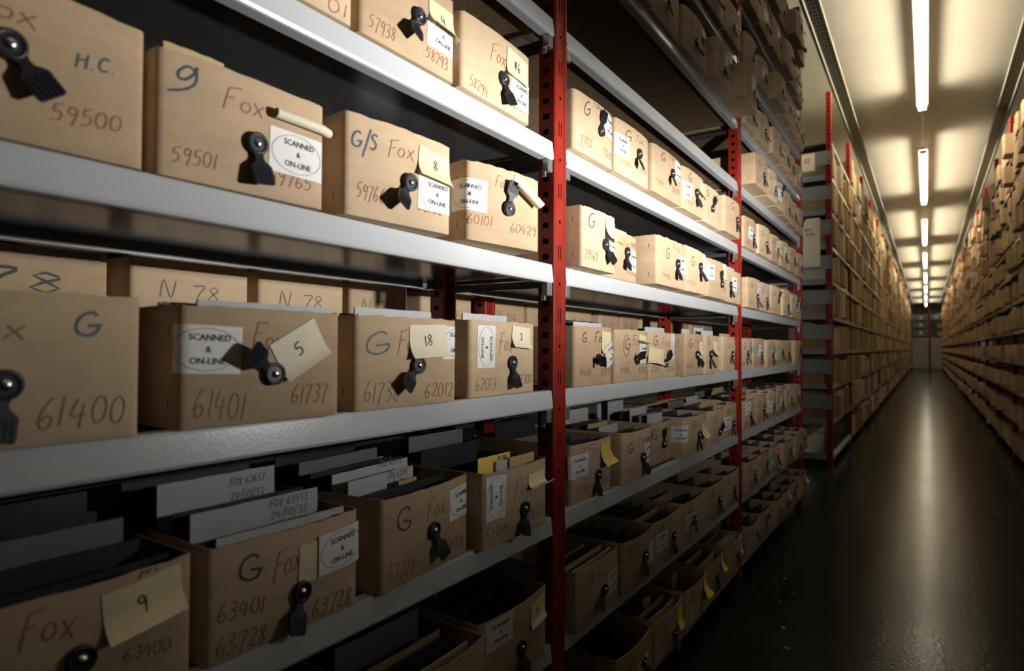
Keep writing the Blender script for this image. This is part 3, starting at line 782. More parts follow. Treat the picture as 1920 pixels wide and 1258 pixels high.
BOX = {
'A1':(5,-0.836,0.455,0.740,0.000,[('w','01','br',0.0841,0.0028,0.1279,0.0078,0.0233),('w','57701','br',-0.0564,0.0027,0.0286,0.012,0.0223)]),
'A2':(5,-0.835,0.754,1.021,0.000,[('w','57938','br',-0.1135,0.0156,-0.046,0.0145,0.0251),('w','58293','br',0.0396,0.0197,0.1097,0.0179,0.0236),('w','Fox','br',-0.0543,0.1148,0.0273,0.131,0.0302),('c',0.0122,0.0877,-0.47,2),('s',0.0417,0.1161,0.0),('n',0.043,0.1407,2.0,0.1,0.062,3.0,'4')]),
'A3':(5,-0.830,1.035,1.318,-0.010,[('w','Fox','br',-0.0388,0.0965,0.0201,0.1005,0.0367),('w','58294','br',-0.1126,0.0132,-0.0442,0.0047,0.0234),('w','58559','br',0.0437,0.0179,0.116,0.019,0.0218),('c',0.0125,0.0684,0.34,1),('s',0.0465,0.0926,0.0),('n',0.0264,0.1529,-3.0,0.1,0.066,1.0,'#6')]),
'B0':(4,-0.838,0.105,0.396,0.000,[('w','Fox','br',-0.0382,0.1268,0.0253,0.1299,0.0235),('w','H.C.','bl',0.0633,0.1023,0.1078,0.1092,0.0171),('w','59500','br',0.0392,0.0331,0.1156,0.0393,0.0196),('c',-0.0006,0.1007,0.65,1)]),
'B1':(4,-0.835,0.410,0.677,0.033,[('w','q','bl',-0.1184,0.1132,-0.0815,0.125,0.0327),('w','Fox','br',-0.0454,0.1135,0.0172,0.118,0.029),('w','59501','br',-0.1143,0.019,-0.052,0.023,0.0214),('w','59765','br',0.0283,0.0248,0.107,0.0257,0.0211),('c',0.0056,0.0743,0.11,1),('s',0.0289,0.1101,0.0),('n',0.0322,0.1382,0.0,0.1,0.055,6.0)]),
'B2':(4,-0.810,0.711,0.969,0.090,[('w','G/S','bl',-0.1165,0.1182,-0.0649,0.1209,0.0275),('w','Fox','br',-0.0408,0.1192,0.022,0.1254,0.03),('w','59766','br',-0.1054,0.0328,-0.0459,0.0308,0.0258),('w','60100','br',0.0338,0.0342,0.1033,0.0325,0.0264),('c',0.0113,0.0805,-0.61,2),('s',0.0357,0.1061,0.0),('n',0.0352,0.1572,-4.0,0.102,0.06,2.0,'8')]),
'B3':(4,-0.781,1.019,1.256,0.152,[('w','Fox','br',-0.0393,0.1257,0.0036,0.1256,0.0234),('w','60101','br',-0.1171,0.0329,-0.0452,0.0368,0.0201),('w','60429','br',0.0113,0.0331,0.104,0.0348,0.0204),('c',0.0022,0.0821,2.98,0),('s',-0.1614,0.1304,0.0),('n',0.0246,0.1722,-25.0,0.09,0.06,5.0,'C')]),
'C0':(3,-0.838,0.105,0.396,0.000,[('w','Fox','br',-0.0492,0.1189,0.0192,0.1232,0.024),('w','G','bl',0.0663,0.1252,0.0963,0.1264,0.0277),('w','61400','br',0.0323,0.0204,0.1238,0.0186,0.0337),('c',0.0018,0.0718,-0.16,1)]),
'C1':(3,-0.832,0.445,0.709,0.056,[('s',-0.1441,0.1457,-2.0),('w','Fox','br',-0.0288,0.1179,0.0216,0.105,0.0349),('w','61401','br',-0.1141,0.0171,-0.039,0.0082,0.0395),('w','61737','br',0.0366,0.0247,0.1051,0.0252,0.0284),('n',-0.0029,0.1164,30.0,0.09,0.066,1.0,'5'),('c',0.0048,0.0733,-2.23,2)]),
'C2':(3,-0.833,0.753,1.027,0.030,[('w','G','bl',-0.1201,0.0993,-0.0587,0.1048,0.04),('w','Fox','br',-0.0397,0.1027,0.0233,0.1045,0.0424),('w','61738','br',-0.1191,0.0156,-0.0332,0.0126,0.0362),('w','62012','br',0.0379,0.0142,0.1232,0.0121,0.0287),('n',-0.0109,0.1571,2.0,0.11,0.068,2.0,'18'),('s',0.0884,0.158,0.0),('c',0.0132,0.0794,-0.82,1)]),
'C3':(3,-0.862,1.110,1.402,-0.030,[('s',-0.1193,0.1658,-90.0),('w','Fox','br',-0.0354,0.1029,0.0248,0.1066,0.0437),('w','62013','br',-0.1272,0.0157,-0.0438,0.0122,0.0292),('w','62300','br',0.0509,0.0203,0.131,0.022,0.0243),('n',0.0218,0.169,-3.0,0.096,0.056,2.0,'2'),('c',0.0226,0.0774,0.12,1)]),
'D0':(2,-0.842,0.175,0.470,0.000,[('w','Fox','br',-0.0517,0.1186,0.0014,0.118,0.0367),('w','M','bl',0.07,0.1595,0.0982,0.1641,0.0082),('w','63400','br',0.0564,0.0608,0.1171,0.0498,0.0174),('n',0.0286,0.1528,6.0,0.1,0.064,2.0,'9'),('c',0.0077,0.086,-0.05,1)]),
'D1':(2,-0.843,0.492,0.770,0.005,[('w','G','bl',-0.0969,0.1105,-0.0595,0.1046,0.0375),('w','Fox','br',-0.0393,0.0943,0.0091,0.0998,0.0427),('w','63401','br',-0.1248,0.0618,-0.0516,0.0537,0.0243),('w','63728','br',-0.128,0.0119,-0.0463,0.0026,0.0288),('w','63728','br',0.0381,0.0096,0.1216,0.0067,0.0298),('n',0.0065,0.1379,0.0,0.115,0.062,0.0),('s',0.0417,0.1445,2.0),('c',0.0116,0.0642,-0.3,1)]),
'D2':(2,-0.842,0.813,1.103,-0.088,[('w','G','bl',-0.1106,0.1099,-0.0692,0.1023,0.044),('w','Fox','br',-0.02,0.1089,0.0443,0.1122,0.0406),('w','63729','br',-0.1277,0.0231,-0.0531,0.0122,0.0296),('w','64018','br',0.0454,0.0253,0.1244,0.0202,0.0246),('s',0.0594,0.1526,2.0),('c',0.0017,0.0853,0.4,1)]),
'D3':(2,-0.822,1.117,1.391,0.007,[('s',-0.1279,0.1625,90.0),('w','Fox','br',-0.0277,0.0986,0.0496,0.1018,0.038),('w','64019','br',-0.1266,0.0243,-0.0492,0.0195,0.0263),('w','64359','br',0.0428,0.0297,0.1185,0.0316,0.0263),('n',0.0322,0.1454,0.0,0.09,0.06,5.0),('c',0.0186,0.0662,-0.19,1)]),
'E2':(1,-0.800,0.800,1.098,0.000,[('w','Fox','br',-0.1293,0.211,-0.0434,0.2045,0.0288)]),
'E3':(1,-0.831,1.115,1.410,0.000,[('s',-0.1266,0.171,2.0),('w','Fox','br',-0.0342,0.1082,0.041,0.1056,0.0329),('n',0.0504,0.1587,4.0,0.08,0.064,1.0,'5'),('c',0.0124,0.0685,0.06,1)]),
'F1':(5,-0.822,1.535,1.795,0.000,[('w','G','bk',-0.0748,0.1084,-0.0375,0.1187,0.0401),('w','Fox','br',-0.0202,0.1496,0.0192,0.1527,0.0222),('w','77101','br',-0.0942,0.0177,-0.023,0.0262,0.029),('w','77600','br',0.0531,0.0255,0.1226,0.025,0.0245),('c',0.0305,0.0928,2.96,0),('s',0.0599,0.1708,-6.0)]),
'F2':(5,-0.819,1.809,2.092,0.000,[('s',-0.1419,0.1272,0.0),('w','G','bk',-0.075,0.117,-0.0268,0.1217,0.0349),('w','Fox','br',0.014,0.1367,0.0755,0.1409,0.0217),('w','77601','br',-0.1044,0.0307,-0.0221,0.0369,0.0155),('w','77980','br',0.0375,0.0404,0.12,0.045,0.0164),('c',0.0355,0.0996,-0.43,2)]),
'F3':(5,-0.809,2.106,2.410,0.000,[('w','G','bk',-0.0805,0.1276,-0.0389,0.1323,0.0274),('w','Fox','br',0.0011,0.1485,0.0603,0.1553,0.0222),('s',0.0664,0.1631,0.0),('w','77981','br',-0.1314,0.0316,-0.0501,0.036,0.0173),('w','78290','br',0.0363,0.0344,0.1283,0.0412,0.0184),('c',0.0334,0.1034,-0.64,2)]),
'F4':(5,-0.808,2.429,2.712,0.000,[('w','G','bk',-0.0827,0.119,-0.0414,0.1239,0.0327),('s',-0.136,0.1134,0.0),('n',0.0594,0.1558,-4.0,0.09,0.07,2.0),('c',0.0131,0.091,0.34,1),('w','78291','br',-0.0896,0.0301,-0.0135,0.034,0.0152)]),
'F5':(5,-0.816,2.726,2.992,0.000,[('w','G','bk',-0.0919,0.1213,-0.0513,0.1249,0.0286),('c',-0.0099,0.0746,2.63,0)]),
'F6':(5,-0.797,3.007,3.301,0.000,[('w','G','bk',-0.0501,0.1204,0.0144,0.1246,0.034),('c',0.0629,0.0849,-0.01,1)]),
'G1':(4,-0.793,1.533,1.753,0.000,[('w','G','bk',-0.0813,0.1117,-0.0444,0.1162,0.0406),('n',0.026,0.1578,-4.0,0.1,0.07,4.0),('s',0.0446,0.1003,-4.0),('c',0.0245,0.0783,0.58,1),('w','79569','br',-0.1004,0.0234,-0.0197,0.024,0.0253),('w','79705','br',0.0562,0.0201,0.1216,0.0193,0.0208)]),
'G2':(4,-0.845,1.767,2.048,0.000,[('w','Fox','br',0.0068,0.114,0.0601,0.116,0.0178),('w','NO','bk',0.0811,0.1207,0.1299,0.118,0.0165),('s',0.0511,0.1093,-4.0),('c',0.0377,0.0955,-0.22,1),('w','79706','br',0.0424,0.0231,0.135,0.0212,0.0126)]),
'G3':(4,-0.785,2.086,2.395,0.000,[('w','G','bk',-0.0769,0.1009,-0.0413,0.1014,0.0386),('w','Fox','br',-0.0128,0.1346,0.0641,0.1366,0.0237),('s',0.052,0.127,0.0),('w','79990','br',-0.1126,0.0259,-0.03,0.026,0.0152),('w','80211','br',0.058,0.0302,0.1325,0.0288,0.0162),('c',0.04,0.0911,-0.13,1)]),
'G4':(4,-0.784,2.409,2.668,0.000,[('w','G','bk',-0.0848,0.1045,-0.0507,0.104,0.0385),('s',0.0641,0.1662,-90.0),('w','80212','br',-0.1314,0.0276,-0.037,0.0272,0.0168),('c',0.017,0.1104,0.21,2)]),
'G5':(4,-0.788,2.699,3.008,0.000,[('s',-0.1613,0.1432,0.0),('n',0.0566,0.1883,4.0,0.1,0.075,1.0),('w','80640','br',0.0827,0.0421,0.1568,0.0403,0.0149),('c',0.047,0.0676,-2.78,0)]),
'G6':(4,-0.801,3.022,3.341,0.000,[('s',-0.0475,0.1268,0.0),('c',-0.0737,0.0834,-0.01,1)]),
'H1':(3,-0.856,1.608,1.867,0.000,[('w','G','bk',-0.0894,0.1313,-0.0641,0.1315,0.0286),('w','Fox','bk',-0.0139,0.1336,0.0657,0.1344,0.0279),('n',0.0384,0.1661,0.0,0.1,0.07,1.0),('s',0.0541,0.114,18.0),('c',0.0123,0.079,-1.39,3),('w','81601','br',-0.1015,0.0321,-0.0294,0.0296,0.0205),('w','81935','br',0.0429,0.0282,0.1265,0.0287,0.0219)]),
'H2':(3,-0.851,1.881,2.160,0.000,[('w','G','bk',-0.0712,0.1124,-0.0279,0.1125,0.0361),('w','Fox','re',-0.0094,0.1236,0.0623,0.1239,0.0333),('w','G','re',-0.0861,0.0945,-0.0369,0.0796,0.0753),('n',0.0461,0.1635,-5.0,0.1,0.05,5.0),('s',0.0555,0.1277,2.0),('c',0.0285,0.0737,-2.12,3),('w','81936','br',-0.0989,0.0305,-0.0322,0.0301,0.0196),('w','82213','br',0.0528,0.0256,0.1229,0.0253,0.0208)]),
'H3':(3,-0.848,2.174,2.463,0.000,[('w','G','bk',-0.1102,0.1273,-0.0707,0.1276,0.0338),('w','Fox','br',-0.0312,0.1208,0.0571,0.1233,0.0307),('n',-0.1517,0.1204,-6.0,0.13,0.07,3.0),('s',0.073,0.1699,-90.0),('w','82214','br',-0.1304,0.0259,-0.0482,0.0254,0.0197),('w','82550','br',0.039,0.0228,0.1191,0.0225,0.0209),('c',0.0094,0.0568,2.31,0)]),
'H4':(3,-0.822,2.509,2.744,0.000,[('w','G','bk',-0.0903,0.1196,-0.0412,0.1198,0.0353),('w','Fox','br',-0.0125,0.1334,0.0769,0.1341,0.0294),('n',0.0391,0.143,2.0,0.09,0.06,2.0),('s',0.0541,0.1339,0.0),('c',0.0093,0.088,0.7,1),('w','82551','br',-0.1109,0.0319,-0.0271,0.032,0.0197)]),
'H5':(3,-0.816,2.758,2.975,0.000,[('w','G','bk',-0.0785,0.1323,-0.0457,0.1325,0.031),('n',-0.0123,0.1473,-4.0,0.09,0.075,3.0),('c',-0.0459,0.0891,-0.17,2)]),
'H6':(3,-0.855,3.190,3.430,0.000,[('w','G','re',-0.0653,0.1188,0.007,0.1189,0.0492),('n',0.0824,0.1645,0.0,0.07,0.05,1.0),('s',0.0767,0.1332,0.0),('c',0.0385,0.0853,-0.74,1)]),
'I1':(2,-0.854,1.585,1.858,0.000,[('s',-0.1436,0.1405,2.0),('w','G','re',-0.0774,0.1277,-0.0464,0.1264,0.0348),('w','Fox','br',-0.0499,0.1381,0.0259,0.1357,0.0256),('n',0.0355,0.1576,2.0,0.1,0.075,4.0),('c',0.0225,0.0638,-0.27,1),('w','82541','br',-0.107,0.0265,-0.0388,0.0228,0.0218),('w','82917','br',0.0566,0.028,0.1276,0.0238,0.0218)]),
'I2':(2,-0.836,1.908,2.163,0.000,[('w','G','bk',-0.0954,0.104,-0.0549,0.1006,0.0339),('w','Fox','br',-0.0131,0.1256,0.0598,0.1259,0.024),('w','MC','bk',0.0649,0.1215,0.1317,0.119,0.019),('s',0.04,0.1133,3.0),('c',0.0254,0.0742,0.39,1),('w','82918','br',-0.1127,0.0341,-0.0455,0.0337,0.0177)]),
'I3':(2,-0.878,2.290,2.498,0.000,[('w','G','bk',-0.1078,0.1049,-0.0671,0.102,0.039),('w','Fox','br',0.0216,0.1277,0.0902,0.1269,0.0257),('c',-0.0109,0.0763,-3.03,0)]),
'I4':(2,-0.829,2.512,2.827,0.000,[('s',-0.2177,0.1319,3.0),('w','G','bk',-0.0683,0.1205,-0.025,0.1183,0.0248),('n',0.0424,0.1275,2.0,0.08,0.07,4.0),('c',0.012,0.0822,-0.31,1)]),
'I5':(2,-0.844,2.906,3.177,0.000,[('w','G','bk',-0.0621,0.1025,-0.0219,0.101,0.0354),('n',0.0806,0.1436,0.0,0.04,0.05,1.0),('c',0.0199,0.0505,2.11,0)]),
'I6':(2,-0.847,3.191,3.430,0.000,[('w','G','bk',-0.0835,0.1211,-0.0375,0.1198,0.0298),('s',-0.1284,0.1063,3.0),('c',0.0251,0.0643,-0.58,1)]),
'J1':(1,-0.816,1.546,1.835,-0.016,[('w','G','bk',-0.0822,0.1203,-0.0566,0.1153,0.0291),('w','Fox','br',-0.0314,0.1183,0.0321,0.1099,0.0219),('s',0.0438,0.1063,4.0),('w','83101','br',-0.118,0.0257,-0.0489,0.0158,0.018),('c',0.0189,0.0725,-0.93,1)]),
'J2':(1,-0.806,1.849,2.109,0.020,[('w','G','bk',-0.1027,0.125,-0.0779,0.1234,0.0241),('w','Fox','br',-0.0313,0.1284,0.0262,0.1241,0.0212),('s',0.0629,0.1182,4.0),('c',0.0218,0.0965,-0.34,1)]),
'J3':(1,-0.812,2.120,2.430,0.0,[('w','G','bk',-.10,.118,-.075,.118,.028),('s',-.13,.125,2),('c',.03,.085,-.2,1)]),
'J4':(1,-0.815,2.450,2.760,0.0,[('w','G','bk',-.09,.13,-.06,.13,.028),('s',-.12,.115,3),('c',-.03,.085,-1.3,2)]),
'J5':(1,-0.822,2.800,3.090,0.0,[('w','G','bk',-.09,.12,-.06,.12,.03),('c',.02,.09,.1,1)]),
'J6':(1,-0.828,3.110,3.400,0.0,[('c',.02,.08,-.3,1),('w','G','bk',-.09,.12,-.06,.12,.03)]),
'K1':(0,-0.800,1.780,2.080,0.0,[('w','G','bk',-.07,.11,-.03,.11,.035),('c',.05,.09,.5,1),('s',.0,.1,4)]),
'K2':(0,-0.800,2.110,2.400,0.02,[('w','G','bk',-.08,.11,-.05,.11,.035),('n',.06,.155,-2,.06,.085,2),('c',.03,.07,.2,1)]),
'K3':(0,-0.800,2.430,2.720,0.0,[('w','G','bk',-.08,.12,-.05,.12,.03),('s',-.09,.09,3),('n',.07,.165,-3,.08,.09,4)]),
'K4':(0,-0.815,2.760,3.050,0.0,[('c',.0,.09,.2,1),('n',.06,.16,0,.05,.07,4)]),
'K5':(0,-0.812,3.090,3.390,0.0,[('c',.03,.09,.1,1),('n',.11,.12,0,.03,.05,2,'','paper')]),
}
HH = dict(A2=.174,A3=.166,B0=.178,B1=.170,B2=.177,B3=.168,C0=.176,C1=.171,C2=.172,C3=.177,D1=.168,D2=.174,D3=.172,E3=.175,F1=.170,F2=.174,F3=.172,F4=.170,F5=.168,
          F6=.172,G1=.170,G2=.156,G3=.172,G4=.171,G5=.167,G6=.158,H1=.180,H2=.177,H3=.174,H4=.175,H5=.172,H6=.174,I1=.172,I2=.172,I3=.165,I4=.170,I5=.163,I6=.170,J1=.168,J2=.170)
NOTES = dict(I1='bright', B3='note2', C1='note2', B1='note2', C2='note2', C3='note2', H4='note', I4='note', G5='note2', F4='note', K2='bright', K3='bright', K4='bright')
made = {}
for i, (key, (k, X, yl, yr, yaw, items)) in enumerate(BOX.items()):
    low = key[0] in 'DEIJK'
    made[key] = make_box(key, SHELF[k], X, yl, yr, yaw, items, LABEL[key], HH.get(key, .170), (i*5 + k) % 3, .016 if low else .010, .36, .0024 if key in ('B3','C2','G3','G1') else .0013,
             'numbered archive boxes on the near rack', NOTES.get(key, 'note'), i)

# middle bay, upper shelves, and the far bay: boxes with pull, sticker, tag
def auto_box(k, X, yl, yr, label, seed, group, tealtag=False, yellow=False, stick=.35, h=None):
    rnd = random.Random(seed)
    w = yr - yl
    items = [('c', rnd.uniform(-.02, .04), rnd.uniform(.065, .1), rnd.choice([0, .2, -.3, .4, -.6, .1]) if rnd.random() < .8 else 2.9, rnd.choice([1, 1, 2]))]
    items.append(('w', 'G', 'bk', -w*.33, .11, -w*.33 + .04, .112, .034))
    items.append(('w', str(rnd.randint(84000, 92000)), 'br', -w*.4, .02, -w*.13, .02, .022))
    if rnd.random() < stick: items.append(('s', rnd.uniform(-.13, .04), rnd.uniform(.12, .15), rnd.uniform(-4, 4)))
    if tealtag: items.append(('n', rnd.uniform(.02, .08), .155, rnd.uniform(-20, 20), .032, .075, 4, '', 'teal'))
    if yellow: items.append(('n', rnd.uniform(.03, .07), .16, rnd.uniform(-6, 6), .07, .07, 3, '', 'note'))
    return make_box('auto', SHELF[k], X, yl, yr, rnd.uniform(-.015, .015), items, label, h or rnd.uniform(.164, .178), rnd.randrange(3), .018, .36, .0013, group, 'note', seed)
ROWBOX = []
NTH = ['first', 'second', 'third', 'fourth', 'fifth', 'sixth']
def row(k, bay, xs, seed, group, where, **kw):
    rnd = random.Random(seed)
    y0 = P1 + (bay-1)*BAY + .05; n = len(xs); gap = .016
    L = BAY - .10
    ws = [rnd.uniform(.9, 1.08) for _ in xs]; tot = sum(ws)
    y = y0
    for i, X in enumerate(xs):
        wd = (L - gap*(n-1))*ws[i]/tot
        if X is not None:
            teal = kw.get('teal', ()); yel = kw.get('yellow', ())
            extra = ', teal-tagged' if i in teal else ', yellow note' if i in yel else ''
            tb_ = auto_box(k, X, y, y + wd, 'cardboard box %s from left on the %s shelf of the %s%s' % (NTH[i], ORD[k], where, extra), seed*20 + i, group,
                     i in teal, i in yel, kw.get('stick', .3))
            if k <= 2 and bay == 2: ROWBOX.append((tb_, k, i, wd))
        y += wd + gap
g2 = 'boxes high up in the middle bay'
row(7, 1, [-.83, -.82, -.83, -.82, -.785, -.735], 31, g2, 'middle bay', yellow=(1, 3, 4), stick=.5)
row(8, 1, [-.80, -.78, -.82, -.78, -.82, -.82], 32, g2, 'middle bay', yellow=(3,))
row(9, 1, [None, -.82, -.80, -.79, -.82, -.83], 33, g2, 'middle bay')
g3 = 'boxes in the far bay of the near rack'
row(0, 2, [-.81, -.82, -.80, -.81, -.82, -.80], 40, g3, 'far bay', yellow=(3, 5))
row(1, 2, [-.82, -.82, -.82, -.79, -.78, -.80], 41, g3, 'far bay', teal=(1, 3), yellow=(5,))
row(2, 2, [-.84, -.84, -.84, -.84, -.84, -.84], 42, g3, 'far bay', teal=(1, 2), stick=.8)
row(3, 2, [-.85, -.85, -.84, -.84, -.85, -.83], 43, g3, 'far bay', teal=(0, 2, 5))
row(4, 2, [-.81, -.82, -.82, -.81, -.81, -.83], 44, g3, 'far bay', stick=.3)
row(5, 2, [-.83, -.82, -.82, -.82, -.82, -.82], 45, g3, 'far bay', stick=.5)
row(6, 2, [-.77, -.775, -.785, -.80, -.81, -.815], 46, g3, 'far bay', yellow=(3,))
row(7, 2, [-.82, -.82, -.80, -.805, -.82, -.82], 47, g3, 'far bay', yellow=(4,))
row(8, 2, [-.82, -.82, -.775, -.79, -.80, -.81], 48, g3, 'far bay', yellow=(5,))
row(9, 2, [-.80, -.81, -.80, -.775, -.80, -.815], 49, g3, 'far bay')
row(10, 2, [-.82, -.80, -.80, -.82, -.76, -.80], 50, g3, 'far bay', yellow=(5,))

# ------------------------------------------------------------------ folders and sheets in the boxes
def sheet_mesh(w, h, th, mi, wave, tab):
    mb = MB(); nx, nz = 8, 2
    def P(i, j, t): return (t + wave*math.sin(math.pi*i/nx)*(j/nz), -w/2 + w*i/nx, h*j/nz + (.0005*math.sin(i*2.3) if j == nz else 0))
    g = [P(i, j, th/2) for j in range(nz+1) for i in range(nx+1)]; g2_ = [P(i, j, -th/2) for j in range(nz+1) for i in range(nx+1)]
    n = nx+1; o = len(g)
    fs = [(j*n+i, j*n+i+1, (j+1)*n+i+1, (j+1)*n+i) for j in range(nz) for i in range(nx)]
    fs += [tuple(o + a for a in q[::-1]) for q in fs]
    fs += [(nz*n+i, nz*n+i+1, o+nz*n+i+1, o+nz*n+i) for i in range(nx)]
    fs += [(j*n, (j+1)*n, o+(j+1)*n, o+j*n) for j in range(nz)] + [(j*n+nx, o+j*n+nx, o+(j+1)*n+nx, (j+1)*n+nx) for j in range(nz)]
    mb.add(g + g2_, fs, M['sheet'][mi])
    if tab: mb.box((-th/2, w*tab, h - .004), (th/2, w*tab + .05, h + .012), M['sheet'][3])
    return mb
SHEETS = {}
def folder(key, depth, h, mi, w=.24, dy=0.0, lean=.05, th=.0035, label='', text=None, wave=.004, tab=0):
    t = made[key]
    kk = (round(w, 3), round(h, 3), mi, th, wave, tab)
    z0 = .0088
    if text:
        mb = sheet_mesh(w, h, th, mi, 0.0, tab)
        rnd = random.Random(5)
        for s_, v in text: write(mb, lambda a, b_: Vector((th/2 + .0005, a, b_)), s_, w*.08, v, w*.40, v, .013, M['pencil'], .0014, rnd)
        me = mb.mesh('file_folder')
    else:
        if kk not in SHEETS: SHEETS[kk] = sheet_mesh(w, h, th, mi, wave, tab).mesh('file_folder')
        me = SHEETS[kk]
    o = bpy.data.objects.new('file_folder', me); COL.objects.link(o)
    rz = t.rotation_euler[2]
    p = Vector((-depth, dy, z0)); p.rotate(Matrix.Rotation(rz, 3, 'Z'))
    o.location = t.location + p
    o.rotation_euler = (0, -lean, rz)
    tag(o, label, 'folder', 'folders standing in the open boxes')
    return o
W_, GR, DK, MN = 0, 1, 2, 3
SHEETNAME = ['white paper folder', 'grey paper folder', 'dark negative sleeve', 'manila folder']
PLACE = ['front', 'second', 'third', 'fourth', 'fifth', 'sixth', 'seventh', 'eighth']
SHORT = dict(B1='the box numbered 59501', B3='the box numbered 60101', C1='the box numbered 61401', C2='the box numbered 61738', C3='the box numbered 62013', D0='the dark bottom-left corner box', D1='the box numbered 63401', D2='the box numbered 63729',
  D3='the box numbered 64019', E2='the dark bottom-edge box', E3='the low box beside the nearest post', H1='the box numbered 81601', H3='the box numbered 82214',
  H4='the fourth fourth-shelf box', H5='the narrow box on the fourth shelf', H6='the red G box on the fourth shelf', I1='the box with the bright yellow note', I2='the box marked MC',
  I3='the set-back box on the third shelf', I4='the box with a wrapped sticker', I5='the box with a slanted pull', I6='the last third-shelf middle-bay box',
  J1='the second-shelf box by the nearest post', J2='second dark second-shelf box', J3='third dark second-shelf box', J4='fourth dark second-shelf box',
  J5='fifth dark second-shelf box', J6='last dark second-shelf box', K1='the first bottom-shelf box in view', K2='the second bottom-shelf box', K3='the third bottom-shelf box', K4='the fourth bottom-shelf box', K5='the last bottom-shelf box',
  G2='the box marked NO', G4='the fifth-shelf box with an upright sticker', G5='the fifth-shelf box with a tall yellow note', G6='the fifth-shelf box against the second post')
LIST = {
 'B1': [(.016,.178,MN,.085,-.075)], 'B3': [(.02,.168,MN,.06,-.04)],
 'C1': [(.020,.172,W_,.225,.015),(.05,.168,DK,.22,-.02),(.09,.170,GR,.24,0)],
 'C2': [(.020,.178,W_,.20,-.02),(.06,.168,GR,.24,0)],
 'C3': [(.035,.186,W_,.19,-.03),(.07,.172,GR,.24,0)],
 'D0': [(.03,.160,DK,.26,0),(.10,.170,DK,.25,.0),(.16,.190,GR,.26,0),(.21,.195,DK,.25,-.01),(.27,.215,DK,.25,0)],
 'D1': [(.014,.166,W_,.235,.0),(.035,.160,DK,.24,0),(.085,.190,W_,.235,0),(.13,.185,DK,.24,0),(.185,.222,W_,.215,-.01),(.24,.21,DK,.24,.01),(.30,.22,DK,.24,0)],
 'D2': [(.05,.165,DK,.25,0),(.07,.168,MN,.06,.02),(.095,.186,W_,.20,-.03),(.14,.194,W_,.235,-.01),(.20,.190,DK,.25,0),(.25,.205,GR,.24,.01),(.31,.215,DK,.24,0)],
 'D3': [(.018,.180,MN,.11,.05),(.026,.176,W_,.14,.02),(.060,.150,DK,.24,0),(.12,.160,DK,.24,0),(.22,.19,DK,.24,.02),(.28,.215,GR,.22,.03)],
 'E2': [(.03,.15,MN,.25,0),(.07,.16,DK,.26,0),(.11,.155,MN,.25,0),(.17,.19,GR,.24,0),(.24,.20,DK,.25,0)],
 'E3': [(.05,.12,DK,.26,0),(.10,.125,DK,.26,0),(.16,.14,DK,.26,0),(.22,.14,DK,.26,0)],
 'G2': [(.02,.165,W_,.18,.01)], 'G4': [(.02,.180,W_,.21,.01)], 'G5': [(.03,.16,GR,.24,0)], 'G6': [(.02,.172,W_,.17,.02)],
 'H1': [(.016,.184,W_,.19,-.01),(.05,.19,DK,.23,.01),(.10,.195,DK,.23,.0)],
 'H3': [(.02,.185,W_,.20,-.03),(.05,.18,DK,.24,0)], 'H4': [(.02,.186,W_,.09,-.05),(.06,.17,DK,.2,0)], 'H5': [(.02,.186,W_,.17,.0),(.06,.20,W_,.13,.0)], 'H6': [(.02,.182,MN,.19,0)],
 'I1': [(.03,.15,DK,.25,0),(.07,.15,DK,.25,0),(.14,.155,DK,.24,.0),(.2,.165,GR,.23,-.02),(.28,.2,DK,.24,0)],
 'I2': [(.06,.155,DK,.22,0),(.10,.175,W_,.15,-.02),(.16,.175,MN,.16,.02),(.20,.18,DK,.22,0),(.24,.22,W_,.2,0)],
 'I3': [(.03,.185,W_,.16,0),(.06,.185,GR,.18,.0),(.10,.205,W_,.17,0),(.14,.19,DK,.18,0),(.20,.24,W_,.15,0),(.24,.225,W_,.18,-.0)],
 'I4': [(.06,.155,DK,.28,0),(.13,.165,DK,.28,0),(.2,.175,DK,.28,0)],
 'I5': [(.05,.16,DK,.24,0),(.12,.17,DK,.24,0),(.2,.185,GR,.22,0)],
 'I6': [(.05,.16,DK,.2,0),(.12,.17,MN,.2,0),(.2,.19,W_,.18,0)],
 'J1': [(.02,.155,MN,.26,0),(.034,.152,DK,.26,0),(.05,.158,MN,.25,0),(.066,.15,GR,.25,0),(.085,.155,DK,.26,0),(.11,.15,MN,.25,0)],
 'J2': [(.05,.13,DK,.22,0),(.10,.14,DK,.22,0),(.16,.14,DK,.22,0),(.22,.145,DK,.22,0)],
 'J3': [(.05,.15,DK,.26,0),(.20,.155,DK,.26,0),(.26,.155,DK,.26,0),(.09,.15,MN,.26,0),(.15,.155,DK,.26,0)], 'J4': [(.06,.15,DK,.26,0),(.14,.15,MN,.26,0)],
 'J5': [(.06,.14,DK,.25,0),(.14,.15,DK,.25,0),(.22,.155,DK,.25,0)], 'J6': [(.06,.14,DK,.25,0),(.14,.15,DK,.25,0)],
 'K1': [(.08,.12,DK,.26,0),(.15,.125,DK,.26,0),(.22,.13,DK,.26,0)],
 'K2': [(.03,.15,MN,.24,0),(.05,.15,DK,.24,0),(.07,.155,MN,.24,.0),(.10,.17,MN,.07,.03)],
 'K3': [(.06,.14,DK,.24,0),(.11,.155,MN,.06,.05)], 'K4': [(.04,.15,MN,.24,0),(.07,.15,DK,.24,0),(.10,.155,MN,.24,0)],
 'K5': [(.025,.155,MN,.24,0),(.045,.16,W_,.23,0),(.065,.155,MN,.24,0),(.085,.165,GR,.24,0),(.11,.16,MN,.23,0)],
}
TXT = {('D1', 2): [('FOX 63553', .172), ('24/10/32', .152)], ('D1', 4): [('FOX 63657', .198), ('28/10/32', .172)], ('D2', 2): [('FOX 63783', .170), ('5/11/32', .150)], ('D2', 3): [('FOX 63813', .186)]}
